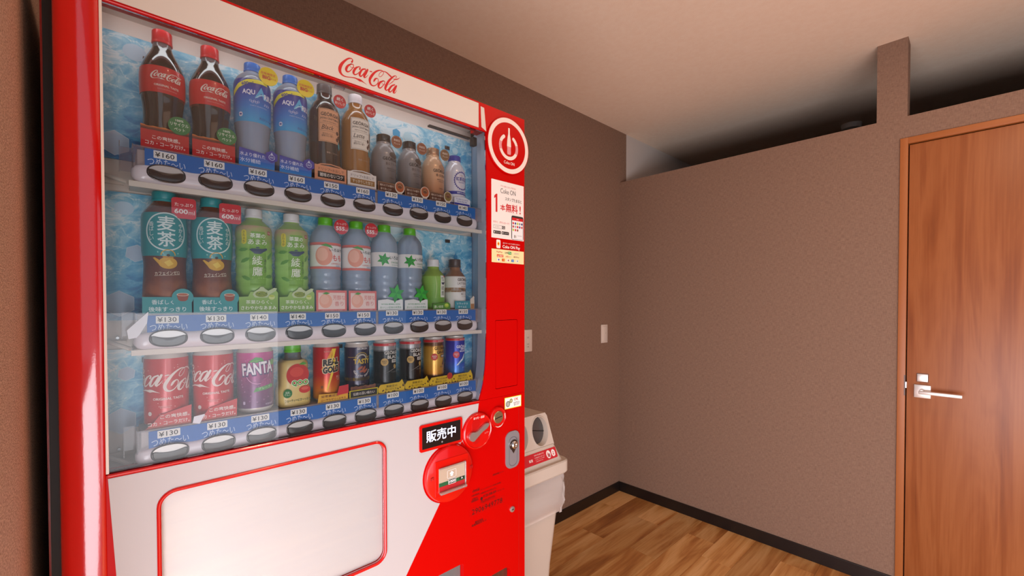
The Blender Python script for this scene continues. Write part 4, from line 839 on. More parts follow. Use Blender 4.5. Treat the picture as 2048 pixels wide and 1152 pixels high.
def kocha(p_):
    NV = '#3a3a9c'
    for i in range(26):
        a = 2*PI*i/26; p_.ell(0.0035+0.0215*math.cos(a), 0.0680+0.0230*math.sin(a), 0.0018, 0.0024, NV, 2, 8)
    p_.ring(0.0035, 0.0680, 0.0205, 0.0220, 0.0006, NV, 1, 40); p_.text('紅茶花伝', 0.0035, 0.0725, 0.0100, NV, 3, w_=0.0340, bold=0.012); p_.text('Royal Milk Tea', 0.0045, 0.0630, 0.0040, '#5a5ab0', 2, w_=0.0220, shear=0.3); p_.text('ROYAL', 0.0035, 0.0815, 0.0024, '#d88a4a', 2, w_=0.008)
    p_.text('国産牛乳100%使用', 0.004, 0.0355, 0.0042, '#e8e8f2', 3, w_=0.030, bold=0.02); p_.text('ていねいに入れた紅茶', 0.004, 0.0205, 0.0034, NV, 2, w_=0.034, bold=0.01); p_.text('ROYAL MILK TEA', 0.004, 0.0150, 0.0024, NV, 2, w_=0.026)
NVF = new_mat('navy_print', '#2c3498', 0.3)
bottle(0, 9, 'white bottle-shaped milk tea can with a blue cap, rightmost in the top row', 'bottle_can', 'bottle', None, BCP, WHC, (0.1225, 0.1380, 0.0168, new_mat('navy_cap', '#2a37a4', 0.3)), [(0.0315, 0.0395, NVF, 'print_band'), (0.002, 0.0095, NVF, 'print_band')], kocha)
# ---- row two
MGP = [(0, 0.025), (0.002, 0.0295), (0.008, 0.0310), (0.040, 0.0306), (0.065, 0.0292), (0.085, 0.0288), (0.098, 0.0300), (0.112, 0.0315), (0.155, 0.0315), (0.168, 0.0308), (0.178, 0.0270), (0.187, 0.0205), (0.192, 0.0165), (0.198, 0.0160)]
TEAL = new_mat('teal_film', '#1f8f93', 0.3, coat=0.3)
MBR = ramp_z('brown_tea_film', [(0.0, '#8a4a30'), (0.3, '#a8623c'), (0.6, '#7a3c26'), (1.0, '#642e1e')], 0.0, 0.098, 0.3, 0, 0.5)
def mugi(p_):
    WH = '#ddeceb'; p_.ring(0.0, 0.1400, 0.0290, 0.0325, 0.0022, WH, 2, 48)
    p_.text('麦', 0.0, 0.1535, 0.0245, WH, 3, w_=0.0240, bold=0.015); p_.text('茶', 0.0, 0.1270, 0.0245, WH, 3, w_=0.0240, bold=0.015)
    p_.text('や\nか\nん\nの', 0.0205, 0.1400, 0.0310, WH, 3, w_=0.0075, bold=0.01); p_.text('香\nば\nし\nい', -0.0205, 0.1400, 0.0310, WH, 3, w_=0.0075, bold=0.01)
    YE = '#e0a824'; p_.ring(0.0020, 0.1000, 0.0105, 0.0100, 0.0015, YE, 2, 24, 0.0, PI); p_.ell(0.0020, 0.0870, 0.0140, 0.0098, YE, 2, 26); p_.rect(0.0020, 0.0970, 0.0150, 0.0028, '#c88c1c', 3, 0.001); p_.ell(0.0020, 0.1000, 0.0024, 0.0022, '#2a2420', 4, 12)
    p_.poly([(-0.0110, 0.0840), (-0.0200, 0.0950), (-0.0170, 0.0960), (-0.0080, 0.0900)], YE, 2); p_.poly([(-0.004, 0.0880), (0.004, 0.0930), (0.010, 0.0860), (0.002, 0.0810)], '#f2cc4e', 3)
    p_.text('カフェインゼロ', 0.0010, 0.0700, 0.0062, '#f0ddc8', 3, w_=0.0370, bold=0.01, rot=0.08); p_.stroke([(-0.018, 0.0650, 0.0005), (0.020, 0.0678, 0.0005)], '#f0ddc8', 2, 1)
    for a, b_ in ((-0.012, 0.105), (0.016, 0.104), (-0.005, 0.1035)): p_.ell(a, b_, 0.0010, 0.0014, '#8fd0cc', 2, 8)
c7 = bottle(1, 0, 'leftmost bottle of the middle row, brown barley tea with a teal label', 'barley_tea_bottle', 'bottle', 'barley tea bottles on the middle shelf', MGP, TEAB, (0.1935, 0.2110, 0.0172, new_mat('teal_cap', '#1f9aa0', 0.3)), [(0.0985, 0.1720, TEAL, 'wrap_label'), (0.004, 0.0985, MBR, 'wrap_label')], mugi)
sticker(c7, 0.0245, 0.1830, 0.0172, 0.0178, '#cf2a38', lambda p_: (p_.text('たっぷり', 0, 0.0060, 0.0060, '#f4e2de', 1, w_=0.0260, bold=0.02), p_.text('600', -0.0040, -0.0055, 0.0085, '#f4e2de', 1, w_=0.0190, bold=0.03), p_.text('ml', 0.0108, -0.0065, 0.0070, '#f4e2de', 1, w_=0.0085)), True, x=0.027)
dup_thing(c7, 1, 1, 'second barley tea bottle in the middle row, beside the green tea')
AYP = [(0, 0.025), (0.002, 0.0295), (0.006, 0.0305)]+[(0.006+0.0085*i, 0.0311 if i % 2 else 0.0299) for i in range(1, 18)]+[(0.162, 0.0300), (0.169, 0.0265), (0.177, 0.0190), (0.181, 0.0150), (0.188, 0.0142)]
AYM = ramp_z('green_leaf_film', [(0.0, '#7ea23c'), (0.3, '#8fbf4e'), (0.55, '#a4cf6a'), (0.75, '#8fbb48'), (1.0, '#c0a078')], 0.0, 0.170, 0.35, 0, 0.35)
def ayataka(small=False):
    def f(p_):
        W2 = '#f0f2e0'; DK = '#2c3a22'
        p_.poly([(-0.0135, 0.052), (0.0135, 0.052), (0.0150, 0.075), (0.0150, 0.120), (0.0120, 0.155), (-0.0110, 0.155), (-0.0150, 0.120), (-0.0150, 0.075)], '#79aa2a', 1)
        p_.text('茶葉の', 0.0, 0.1470, 0.0085, W2, 3, w_=0.0260, bold=0.02); p_.text('あまみ', 0.0, 0.1350, 0.0105, W2, 3, w_=0.0330, bold=0.02)
        p_.poly([(-0.0145, 0.1200), (-0.010, 0.1225), (0.008, 0.1225), (0.0165, 0.1245), (0.0175, 0.1215), (0.0095, 0.1165), (0.004, 0.1125), (-0.006, 0.1125), (-0.010, 0.1165)], '#34405e', 3); p_.ell(-0.0005, 0.1245, 0.0035, 0.0012, '#34405e', 3, 10)
        p_.text('綾', -0.0010, 0.1000, 0.0180, W2, 3, w_=0.0175, bold=0.008); p_.text('鷹', -0.0010, 0.0790, 0.0180, W2, 3, w_=0.0175, bold=0.008); p_.text('あ\nや\nた\nか', 0.0125, 0.0900, 0.0260, DK, 3, w_=0.0045)
        p_.rect(-0.0235, 0.1440, 0.0090, 0.0270, '#e6d322', 2, 0.004); p_.text('さ\nわ\nや\nか', -0.0235, 0.1440, 0.0230, DK, 4, w_=0.0045, bold=0.0); p_.rect(0.0215, 0.1540, 0.0070, 0.0070, '#b8302a', 2); p_.text('味', 0.0215, 0.1540, 0.005, '#f0d8c8', 3, w_=0.005)
        for a, b_, rr in ((-0.022, 0.100, 0.5), (-0.020, 0.066, -0.4), (0.024, 0.110, 0.9), (0.022, 0.070, 0.2), (-0.026, 0.120, 0.1)):
            p_.poly([(a+(x*math.cos(rr)-y*math.sin(rr)), b_+(x*math.sin(rr)+y*math.cos(rr))) for x, y in ((-0.010, 0), (-0.004, 0.0035), (0.004, 0.003), (0.010, 0), (0.004, -0.0035), (-0.004, -0.003))], '#5f9a2c', 1)
    return f
c8 = bottle(1, 2, 'green tea bottle with a leafy green wrapper, right of the barley tea', 'green_tea_bottle', 'bottle', 'green tea bottles on the middle shelf', AYP, TEAG, (0.1830, 0.2010, 0.0150, new_mat('white_bottle_cap', '#e2dfe2', 0.35)), [(0.004, 0.1665, AYM, 'wrap_label')], ayataka())
dup_thing(c8, 1, 3, 'green tea bottle with a leafy green wrapper, left of the peach water')
WTP = [(0, 0.025), (0.002, 0.0290), (0.010, 0.0308)]+[(0.014+0.0075*i, 0.0308 if i % 2 else 0.0296) for i in range(1, 10)]+[(0.088, 0.0308), (0.12, 0.0311), (0.146, 0.0311), (0.160, 0.0300), (0.172, 0.0255), (0.181, 0.0180), (0.186, 0.0148), (0.192, 0.0142)]
def momo(p_):
    p_.ell(-0.0140, 0.1180, 0.0170, 0.0205, '#eb9a80', 2, 28); p_.ell(-0.0170, 0.1210, 0.0110, 0.0140, '#f2b29a', 3, 22); p_.poly([(-0.020, 0.1400), (-0.010, 0.1440), (0.000, 0.1400), (0.004, 0.1345), (-0.008, 0.1375)], '#4a9a34', 4)
    p_.text('いろはす', 0.0130, 0.1310, 0.0068, '#2c2624', 3, w_=0.0330, bold=0.02); p_.text('もも', 0.0150, 0.1145, 0.0130, '#e0483c', 3, w_=0.0240, bold=0.02); p_.text('山梨県産桃エキス', 0.0130, 0.1020, 0.0034, '#d8604e', 3, w_=0.0260); p_.text('天然水', 0.0170, 0.0975, 0.0034, '#3a90c8', 3, w_=0.012)
CGC = new_mat('lime_cap', '#62bf1e', 0.3)
LBW = new_mat('white_film', '#ece6e2', 0.35)
LBR = new_mat('coral_film', '#e0685a', 0.35)
c9 = bottle(1, 4, 'peach flavoured water with a coral label and lime cap, left one of the pair', 'flavoured_water_bottle', 'bottle', 'peach water bottles', WTP, CLEARB, (0.1840, 0.2025, 0.0150, CGC), [(0.0950, 0.1420, LBW, 'wrap_label'), (0.1405, 0.1465, LBR, 'print_band'), (0.0905, 0.0960, LBR, 'print_band')], momo)
sticker(c9, 0.0240, 0.1830, 0.0155, 0.0160, '#cf1f2e', lambda p_: (p_.text('たっぷり', 0, 0.0062, 0.0048, '#f4e2de', 1, w_=0.0210, bold=0.02), p_.text('555', -0.0025, -0.0040, 0.0088, '#f4e2de', 1, w_=0.0185, bold=0.03), p_.text('ml', 0.0105, -0.0065, 0.0045, '#f4e2de', 1, w_=0.0055)), x=0.027)
dup_thing(c9, 1, 5, 'peach flavoured water with a coral label and lime cap, right one of the pair')
def star(cx, cy, r, a0=0.3):
    o_ = []
    for i in range(6): a = a0+PI/3*i; o_ += [(cx+r*math.cos(a), cy+r*math.sin(a)), (cx+r*0.5*math.cos(a+PI/6), cy+r*0.5*math.sin(a+PI/6))]
    return o_
def leaf_star(p_, cx, cy, r, ly_, a0=0.3):
    p_.poly(star(cx, cy, r, a0), '#2fae3c', ly_)
    for i in range(6):
        a = a0+PI/3*i; p_.poly([(cx, cy), (cx+r*math.cos(a), cy+r*math.sin(a)), (cx+r*0.5*math.cos(a+PI/6), cy+r*0.5*math.sin(a+PI/6))], '#1e8a34', ly_+1)
def iloha(p_):
    leaf_star(p_, -0.0150, 0.1190, 0.0160, 2); p_.text('いろはす', 0.0160, 0.1240, 0.0085, '#2c2624', 3, w_=0.0360, bold=0.02); p_.text('日本の天然水', 0.0150, 0.1130, 0.0044, '#2f8a44', 3, w_=0.0260, bold=0.02); p_.text('NATURAL WATER', 0.0150, 0.1070, 0.0020, '#4a8a5a', 3, w_=0.0240)
c10 = bottle(1, 6, 'plain water bottle with a white leaf-star label, beside the peach water', 'water_bottle', 'bottle', 'plain water bottles', WTP, CLEARB, (0.1840, 0.2025, 0.0150, CGC), [(0.1030, 0.1360, LBW, 'wrap_label')], iloha)
dup_thing(c10, 1, 7, 'plain water bottle with a white leaf-star label, beside the small green tea')
SMP = [(0, 0.024), (0.002, 0.0285), (0.006, 0.0298), (0.04, 0.0292), (0.078, 0.0300), (0.088, 0.0285), (0.097, 0.0225), (0.104, 0.0165), (0.108, 0.0150), (0.114, 0.0146)]
def smalltea(p_):
    p_.rect(0.0120, 0.0600, 0.0180, 0.0560, '#eef0e2', 2, 0.001); p_.text('香りと\n旨み', 0.0120, 0.0790, 0.0110, '#34402a', 3, w_=0.0130); p_.poly([(0.005, 0.0700), (0.016, 0.0710), (0.0200, 0.0730), (0.017, 0.0670), (0.013, 0.0645), (0.008, 0.0650)], '#26304c', 3); p_.text('綾', 0.0110, 0.0560, 0.0120, '#2a3422', 3, w_=0.0110); p_.text('鷹', 0.0110, 0.0425, 0.0120, '#2a3422', 3, w_=0.0110)
    p_.rect(0.0180, 0.0860, 0.0060, 0.0050, '#c03a2a', 3); p_.stroke([(-0.012, 0.085, 0.0006), (-0.008, 0.060, 0.0012), (-0.011, 0.030, 0.0006)], '#d2e2a0', 2)
bottle(1, 8, 'short green tea bottle with a white cap, right of the plain water', 'small_green_tea_bottle', 'bottle', None, SMP, TEAG, (0.1110, 0.1300, 0.0152, new_mat('white_small_cap', '#e6e3e4', 0.35)), [(0.004, 0.0860, ramp_z('green_small_film', [(0, '#4c8a2c'), (0.5, '#7fb24a'), (1, '#9ac45c')], 0, 0.09, 0.35, 0, 0.3), 'wrap_label')], smalltea)
def lattenista(p_):
    georgia(p_, 0.0080, 0.0800, 0.0380, '#2a2220'); p_.text('LATTENISTA', 0.0080, 0.0690, 0.0062, '#6a5a50', 3, w_=0.0380); p_.text('★★★★★', 0.0080, 0.0610, 0.0030, '#6a5a50', 3, w_=0.0180); p_.text('Cafe Latte', 0.0100, 0.0520, 0.0046, '#3a2418', 3, w_=0.0210, bold=0.02); p_.text('微糖カフェラテ', 0.0100, 0.0410, 0.0040, '#5a4638', 3, w_=0.0230); p_.text('コーヒー飲料', 0.0100, 0.0350, 0.0032, '#5a4638', 3, w_=0.0180)
bottle(1, 9, 'short latte bottle with a dark cap and white label, rightmost in the middle row', 'small_latte_bottle', 'bottle', None, SMP, COFM, (0.1130, 0.1350, 0.0162, new_mat('dark_small_cap', '#4a4040', 0.35)), [(0.004, 0.0880, LBW, 'wrap_label'), (0.0460, 0.0580, new_mat('tan_print', '#d0955e', 0.35), 'print_band')], lattenista)
# ---- row three: cans
def can(row, k, label, name, group, r, h, bands, prt, topc='#dcd3cc', taper=0.0):
    pf = [(0, r-0.006), (0.001, r-0.004), (0.006, r-0.0008), (0.008, r), (h-0.0125, r), (h-0.0105, r-0.0006), (h-0.0035, r-0.0035), (h-0.0030, r-0.0025), (h-0.0005, r-0.0025), (h, r-0.0032), (h, r-0.0042), (h-0.0022, r-0.0046), (h-0.0022, 0.0005)]
    t_ = thing(name, label, 'can', (XB, YC[k], SH[row]), group)
    MB().lathe(pf, 44).build('can_body', new_mat('can_shell_'+topc.strip('#'), topc, 0.3, metal=0.25), t_)
    for z0, z1, m_ in bands: MB().lathe([(z0, r+0.0003), (z1, r+0.0003)], 44, cap=False).build('printed_sleeve', m_, t_)
    MB().lathe([(0, 0.0001), (0.0008, 0.0025), (0.0012, 0.0075), (0.0012, 0.0004)], 20, (0.004, 0, h-0.0020)).build('pull_tab', SILVER, t_)
    p_ = Print(); prt(p_)
    if p_.items: p_.build('label_lettering', t_, lambda u, v, o: ((r+0.0005+o)*math.cos(u/r), (r+0.0005+o)*math.sin(u/r), v), step=0.0035)
    return t_
CKM = new_mat('red_can_print', '#cc1420', 0.25, metal=0.1, coat=0.4)
def ckcan(p_):
    p_.logo(-0.0010, 0.0790, 0.1280, '#f2e2da', 2, 0, 1.0); p_.text('ORIGINAL TASTE', 0.0000, 0.0485, 0.0042, '#f2e2da', 2, w_=0.0430, bold=0.025); p_.text('Delicious and\nRefreshing', -0.0050, 0.0345, 0.0050, '#f0b4ac', 2, w_=0.0170, bold=0.01); p_.ell(-0.0270, 0.0240, 0.0032, 0.0036, '#e8d8d0', 2, 16)
    rr = random.Random(3)
    for i in range(16): p_.ell(rr.uniform(-0.03, 0.03), rr.uniform(0.02, 0.112), 0.0006, 0.0008, '#f0c0b8', 1, 6)
c11 = can(2, 0, 'leftmost can of the bottom row, large red cola can', 'cola_can', 'cola cans on the bottom shelf', 0.0312, 0.1285, [(0.006, 0.1165, CKM)], ckcan)
dup_thing(c11, 2, 1, 'second red cola can in the bottom row, beside the purple grape can')
FAM = ramp_z('purple_grape_print', [(0.0, '#5a2a5c'), (0.45, '#7c2a6c'), (0.75, '#b0207a'), (1.0, '#c42a8c')], 0.0, 0.118, 0.25, 0.1, 0.3)
def fanta(p_):
    p_.ring(-0.002, 0.0780, 0.0210, 0.0230, 0.0009, '#e8a8d0', 1, 40); p_.poly([(-0.0175, 0.0985), (-0.006, 0.1070), (0.004, 0.1050), (0.0080, 0.0985), (0.001, 0.0965), (-0.008, 0.0960)], '#3f9a3c', 3); p_.stroke([(-0.015, 0.0985, 0.0006), (0.004, 0.1010, 0.0006)], '#9ac85c', 4, 3, False)
    p_.text('FANTA', -0.0010, 0.0850, 0.0270, '#3a1c64', 3, w_=0.0590, bold=0.09, rot=0.08); p_.text('FANTA', -0.0015, 0.0858, 0.0230, '#f2ecf2', 4, w_=0.0550, bold=0.03, rot=0.08)
    for i in range(14):
        a = i*2.4; rr = 0.0022*math.sqrt(i); p_.ell(0.0125+rr*math.cos(a)*1.1, 0.0560+rr*math.sin(a), 0.0042, 0.0044, '#8e1f6c' if i % 2 else '#a4347e', 2, 14)
    p_.poly([(-0.006, 0.0480), (0.022, 0.0530), (0.027, 0.0510), (0.026, 0.0460), (-0.004, 0.0410), (-0.010, 0.0400)], '#4e9a48', 5); p_.text('グレープ', 0.0090, 0.0475, 0.0046, '#dceccc', 6, w_=0.0220, rot=0.1); p_.ell(0.0270, 0.0950, 0.0060, 0.0060, '#6aa83c', 4, 18)
    rr = random.Random(9)
    for i in range(24): p_.ring(rr.uniform(-0.032, 0.034), rr.uniform(0.012, 0.114), 0.0011, 0.0012, 0.0003, '#d88ac4', 1, 8)
    p_.text('炭酸飲料', 0.0180, 0.0150, 0.0034, '#c8b0cc', 2, w_=0.0160); p_.rect(-0.026, 0.020, 0.004, 0.006, '#c8b0cc', 2, 0.001)
can(2, 2, 'large purple grape soda can with a leaf above the lettering', 'grape_soda_can', None, 0.0312, 0.1270, [(0.0095, 0.1155, FAM)], fanta)
# squat juice bottle with square shoulders
t_ = thing('juice_bottle', 'squat yellow apple juice bottle with a lime cap among the cans', 'bottle', (XB, YC[3], SH[2]))
def slab(zs_r, dep, nm, m_, n_=40):
    vs = []
    for z, w_ in zs_r:
        for i in range(n_):
            a = 2*PI*i/n_; ca, sa = math.cos(a), math.sin(a); vs.append((dep*math.copysign(abs(ca)**0.55, ca)*(0.6+0.4*min(1, w_/0.025)), w_*math.copysign(abs(sa)**0.55, sa), z))
    mb_ = MB(); mb_.add(vs, [(k*n_+i, k*n_+(i+1) % n_, (k+1)*n_+(i+1) % n_, (k+1)*n_+i) for k in range(len(zs_r)-1) for i in range(n_)]+[tuple(range(n_))[::-1], tuple((len(zs_r)-1)*n_+i for i in range(n_))]); return mb_.build(nm, m_, t_)
slab([(0, 0.0290), (0.003, 0.0312), (0.030, 0.0312), (0.036, 0.0300), (0.044, 0.0268), (0.080, 0.0262), (0.088, 0.0258), (0.0915, 0.0235), (0.094, 0.020)], 0.0255, 'bottle_body', ramp_z('yellow_juice_print', [(0, '#dfc070'), (0.5, '#e6cc86'), (1, '#c8b070')], 0, 0.095, 0.25))
MB().lathe([(0.093, 0.0190), (0.098, 0.0160), (0.112, 0.0150)], 32).build('bottle_neck', CLEARN, t_); cap_part(t_, 0.1085, 0.1290, 0.0158, CGC)
p_ = Print(); p_.ell(0.002, 0.0640, 0.0215, 0.0225, '#c42a28', 1, 36); p_.ell(0.000, 0.0700, 0.0130, 0.0100, '#d84438', 2, 24); p_.poly([(0.004, 0.0850), (0.012, 0.0895), (0.020, 0.0860), (0.012, 0.0835)], '#4a9a34', 3)
p_.text('QOO', 0.006, 0.0470, 0.0150, '#f0f4dc', 4, w_=0.0340, bold=0.10); p_.text('QOO', 0.006, 0.0470, 0.0125, '#5aa83a', 5, w_=0.0310, bold=0.03); p_.ell(0.0150, 0.0330, 0.0110, 0.0075, '#cf2f2a', 5, 24); p_.ell(0.0150, 0.0355, 0.0070, 0.0035, '#e0604e', 6, 16)
p_.ell(-0.0175, 0.0280, 0.0085, 0.0088, '#2c7a40', 5, 24); p_.text('国産\nりんご', -0.0175, 0.0280, 0.0085, '#e4f0d8', 6, w_=0.0110); p_.text('フルーティーにす〜っきり!', 0.002, 0.0125, 0.0058, '#2c5a44', 5, w_=0.0500, bold=0.01)
p_.build('label_lettering', t_, lambda u, v, o: (0.0262+o, u, v))
RGM = ramp_z('red_gold_print', [(0.0, '#e0a024'), (0.3, '#d8641e'), (0.5, '#c4261c'), (1.0, '#b8141c')], 0.0, 0.112, 0.25, 0.2)
def rgold(p_):
    YW = '#f0cf3c'; p_.poly([(0.0020, 0.112), (0.0120, 0.112), (0.0020, 0.078), (0.0110, 0.0800), (-0.0060, 0.026), (-0.0100, 0.022), (0.0010, 0.0660), (-0.0090, 0.0640)][::1], YW, 1)
    p_.poly([(0.0020, 0.112), (-0.020, 0.068), (-0.014, 0.068), (0.004, 0.096)], '#e8902c', 1)
    p_.text('REAL', 0.0015, 0.0840, 0.0165, '#f0dcb4', 2, w_=0.0380, bold=0.11, shear=0.12, rot=0.10); p_.text('REAL', 0.0015, 0.0840, 0.0145, '#181210', 3, w_=0.0350, bold=0.06, shear=0.12, rot=0.10)
    p_.text('GOLD', 0.0015, 0.0680, 0.0165, '#f0dcb4', 2, w_=0.0390, bold=0.11, shear=0.12, rot=0.10); p_.text('GOLD', 0.0015, 0.0680, 0.0145, '#181210', 3, w_=0.0360, bold=0.06, shear=0.12, rot=0.10)
    p_.poly([(0.0070, 0.0930), (0.0035, 0.0845), (0.0062, 0.0850), (0.0052, 0.0790), (0.0095, 0.0875), (0.0068, 0.0872)], YW, 4)
    p_.text('炭酸飲料', -0.006, 0.1065, 0.0030, '#e8a890', 2, w_=0.016); p_.text('栄養素 ビタミン\nローヤルゼリー\nエキス入り', 0.0180, 0.0480, 0.0105, '#f0c8a8', 3, w_=0.0140); p_.rect(-0.018, 0.031, 0.005, 0.006, '#8a4a1c', 2, 0.001)
can(2, 4, 'slim red and gold energy drink can with a lightning bolt', 'energy_drink_can', None, 0.0268, 0.1265, [(0.006, 0.1155, RGM)], rgold)
TSM = new_mat('navy_can_print', '#2a2040', 0.25, metal=0.2, coat=0.4)
def tasty(p_):
    G = '#d8b43c'; p_.text('GEÖRGIA', 0.001, 0.1080, 0.0058, '#e8e0dc', 3, w_=0.0240, bold=0.02); p_.ring(0.0, 0.0830, 0.0150, 0.0160, 0.0010, G, 2, 30, 0.15, PI-0.15); p_.ring(0.0, 0.0830, 0.0120, 0.0125, 0.0035, '#b0a89c', 2, 24, 0.2, PI-0.2)
    p_.rect(-0.0210, 0.0885, 0.0200, 0.0008, G, 2); p_.rect(0.0210, 0.0885, 0.0200, 0.0008, G, 2); p_.text('TASTY', 0.0010, 0.0790, 0.0115, G, 3, w_=0.0380, bold=0.035)
    for a, b_, r_ in ((-0.004, 0.0640, 0.5), (0.004, 0.0625, 0.9), (0.0005, 0.0570, 0.2), (0.0080, 0.0570, 0.7)): p_.poly([(a+x*math.cos(r_)-y*math.sin(r_), b_+x*math.sin(r_)+y*math.cos(r_)) for x, y in ((-0.007, 0), (-0.003, 0.0026), (0.004, 0.0024), (0.007, 0), (0.003, -0.0026), (-0.004, -0.0024))], '#a8553c', 3)
    for i, ch in enumerate('QUALITY COFFEE'):
        a = math.radians(200+140*i/13)
        if ch != ' ': p_.text(ch, 0.001+0.0185*math.cos(a), 0.0640+0.0185*math.sin(a), 0.0042, '#dcd4cc', 3, rot=a+PI/2, bold=0.03)
    p_.text('高級豆100%使用 贅沢仕立て', 0.001, 0.0385, 0.0030, '#3a2418', 4, w_=0.034, bold=0.01); p_.text('コーヒー', 0.001, 0.0280, 0.0030, '#a89a94', 3, w_=0.0120)
can(2, 5, 'slim navy coffee can with a gold band', 'coffee_can', None, 0.0268, 0.1215, [(0.006, 0.1105, TSM), (0.0355, 0.0425, new_mat('gold_print_band', '#d0a83a', 0.3, metal=0.3))], tasty)
REDB = new_mat('red_top_band', '#c8202c', 0.3)
def gcan(p_, w1, c1_, sub, disc, discc, dtxt, discr=0.0085):
    p_.text('高級豆 豆の100%', 0.010, 0.1115, 0.0036, '#f2dcd8', 5, w_=0.028, bold=0.02); p_.text('GEÖRGIA', 0.0075, 0.0930, 0.0090, c1_, 3, w_=0.0400, bold=0.02)
    if w1: p_.text(w1, 0.0105, 0.0825, 0.0082, c1_, 3, w_=0.0330, bold=0.02)
    if sub: p_.rect(0.0120, 0.0725, 0.0150, 0.0075, '#e6ddd2' if c1_ != '#2a1c14' else '#3a2c24', 3); p_.text(sub, 0.0120, 0.0725, 0.0050, '#1c1614' if c1_ != '#2a1c14' else '#f0e6da', 4, w_=0.0115, bold=0.02)
    p_.ell(-0.0125, 0.0710, discr, discr*1.05, disc, 3, 26); p_.text(dtxt, -0.0125, 0.0710, 0.0080, discc, 4, w_=0.0110, bold=0.01)
BKM = ramp_z('black_can_print', [(0.0, '#8a8688'), (0.16, '#a09c9c'), (0.19, '#1c1a1b'), (0.82, '#242223'), (0.87, '#a8a4a4'), (1.0, '#9a9696')], 0.0, 0.116, 0.22, 0.4)
def bean(p_, a, b_, r_, c_='#c8a25c', rot=0.4):
    p_.poly([(a+r_*(math.cos(t2)*0.7*math.cos(rot)-math.sin(t2)*math.sin(rot)), b_+r_*(math.cos(t2)*0.7*math.sin(rot)+math.sin(t2)*math.cos(rot))) for t2 in [2*PI*i/16 for i in range(16)]], c_, 4); p_.stroke([(a+0.5*r_, b_-0.8*r_, 0.0004), (a-0.1*r_, b_, 0.0009), (a-0.3*r_, b_+0.8*r_, 0.0004)], '#5a3a18', 5, 3, False)
def black(p_):
    gcan(p_, 'BLACK', '#e4ddd4', '無糖', '#c8a058', '#3a2410', '高級豆\n100%'); bean(p_, 0.0135, 0.0590, 0.0058); p_.stroke([(-0.012, 0.044, 0.0002), (0.010, 0.0540, 0.0008), (0.022, 0.0600, 0.0002)], '#a8a29c', 3); p_.text('ブラックコーヒー', 0.0120, 0.0465, 0.0030, '#a09890', 3, w_=0.0200); p_.rect(-0.0170, 0.0150, 0.0014, 0.0050, '#3a3634', 3)
c12 = can(2, 6, 'black and silver coffee can with a gold disc, left one of the pair', 'coffee_can', 'black coffee cans on the bottom shelf', 0.0262, 0.1225, [(0.005, 0.1080, BKM), (0.1085, 0.1145, REDB)], black)
dup_thing(c12, 2, 7, 'black and silver coffee can with a gold disc, right one of the pair')
GRM = ramp_z('gold_can_print', [(0.0, '#4a2c1c'), (0.20, '#5a3826'), (0.24, '#c8862c'), (0.55, '#e0ac4c'), (0.82, '#d29a40'), (0.87, '#5a3a24'), (1.0, '#6a4a34')], 0.0, 0.116, 0.22, 0.35, 0.03)
def grand(p_):
    gcan(p_, 'GRAND', '#2a1c14', '微糖', '#cf3a34', '#f4dcd0', '高級豆\n100%'); p_.stroke([(0.0120, 0.0520, 0.006), (0.0130, 0.0555, 0.004), (0.0160, 0.0640, 0.0012), (0.0185, 0.0660, 0.002)], '#4a2a16', 4); p_.text('贅沢仕立て', 0.0120, 0.0445, 0.0034, '#3a2418', 3, w_=0.0180)
can(2, 8, 'gold and brown coffee can with a red disc', 'coffee_can', None, 0.0262, 0.1215, [(0.005, 0.1080, GRM), (0.1085, 0.1145, REDB)], grand)
EMM = ramp_z('blue_mountain_print', [(0.0, '#2458c0'), (0.25, '#2a78cc'), (0.5, '#2a4cc0'), (1.0, '#1c2ca0')], 0.0, 0.110, 0.22, 0.2)
def emerald(p_):
    gcan(p_, '', '#eceaf4', '', '#d8485a', '#f4dce0', '高級豆\n1位', 0.0088); p_.text('EMERALD\nMOUNTAIN', 0.0100, 0.0830, 0.0110, '#dcdcf0', 3, w_=0.0260, bold=0.03)
    p_.poly([(-0.012, 0.0430), (0.0010, 0.0560), (0.0060, 0.0640), (0.0120, 0.0740), (0.0160, 0.0680), (0.0230, 0.0560), (0.0280, 0.0470), (0.010, 0.0500)], '#1c6ca8', 3); p_.poly([(-0.013, 0.0425), (0.0010, 0.0580), (0.0040, 0.0590), (0.0120, 0.0740), (0.0100, 0.0620), (0.0060, 0.0560), (-0.002, 0.0500), (-0.008, 0.0430)], '#e0ecf4', 4); p_.poly([(0.0130, 0.0720), (0.0150, 0.0600), (0.0200, 0.0560), (0.0170, 0.0660)], '#5ab4d8', 4)
    p_.text('コーヒー', 0.0120, 0.0360, 0.0036, '#a8c4ec', 3, w_=0.0140)
can(2, 9, 'blue coffee can with a snowy peak, rightmost in the bottom row', 'coffee_can', None, 0.0262, 0.1215, [(0.005, 0.1080, EMM), (0.1085, 0.1145, REDB)], emerald)

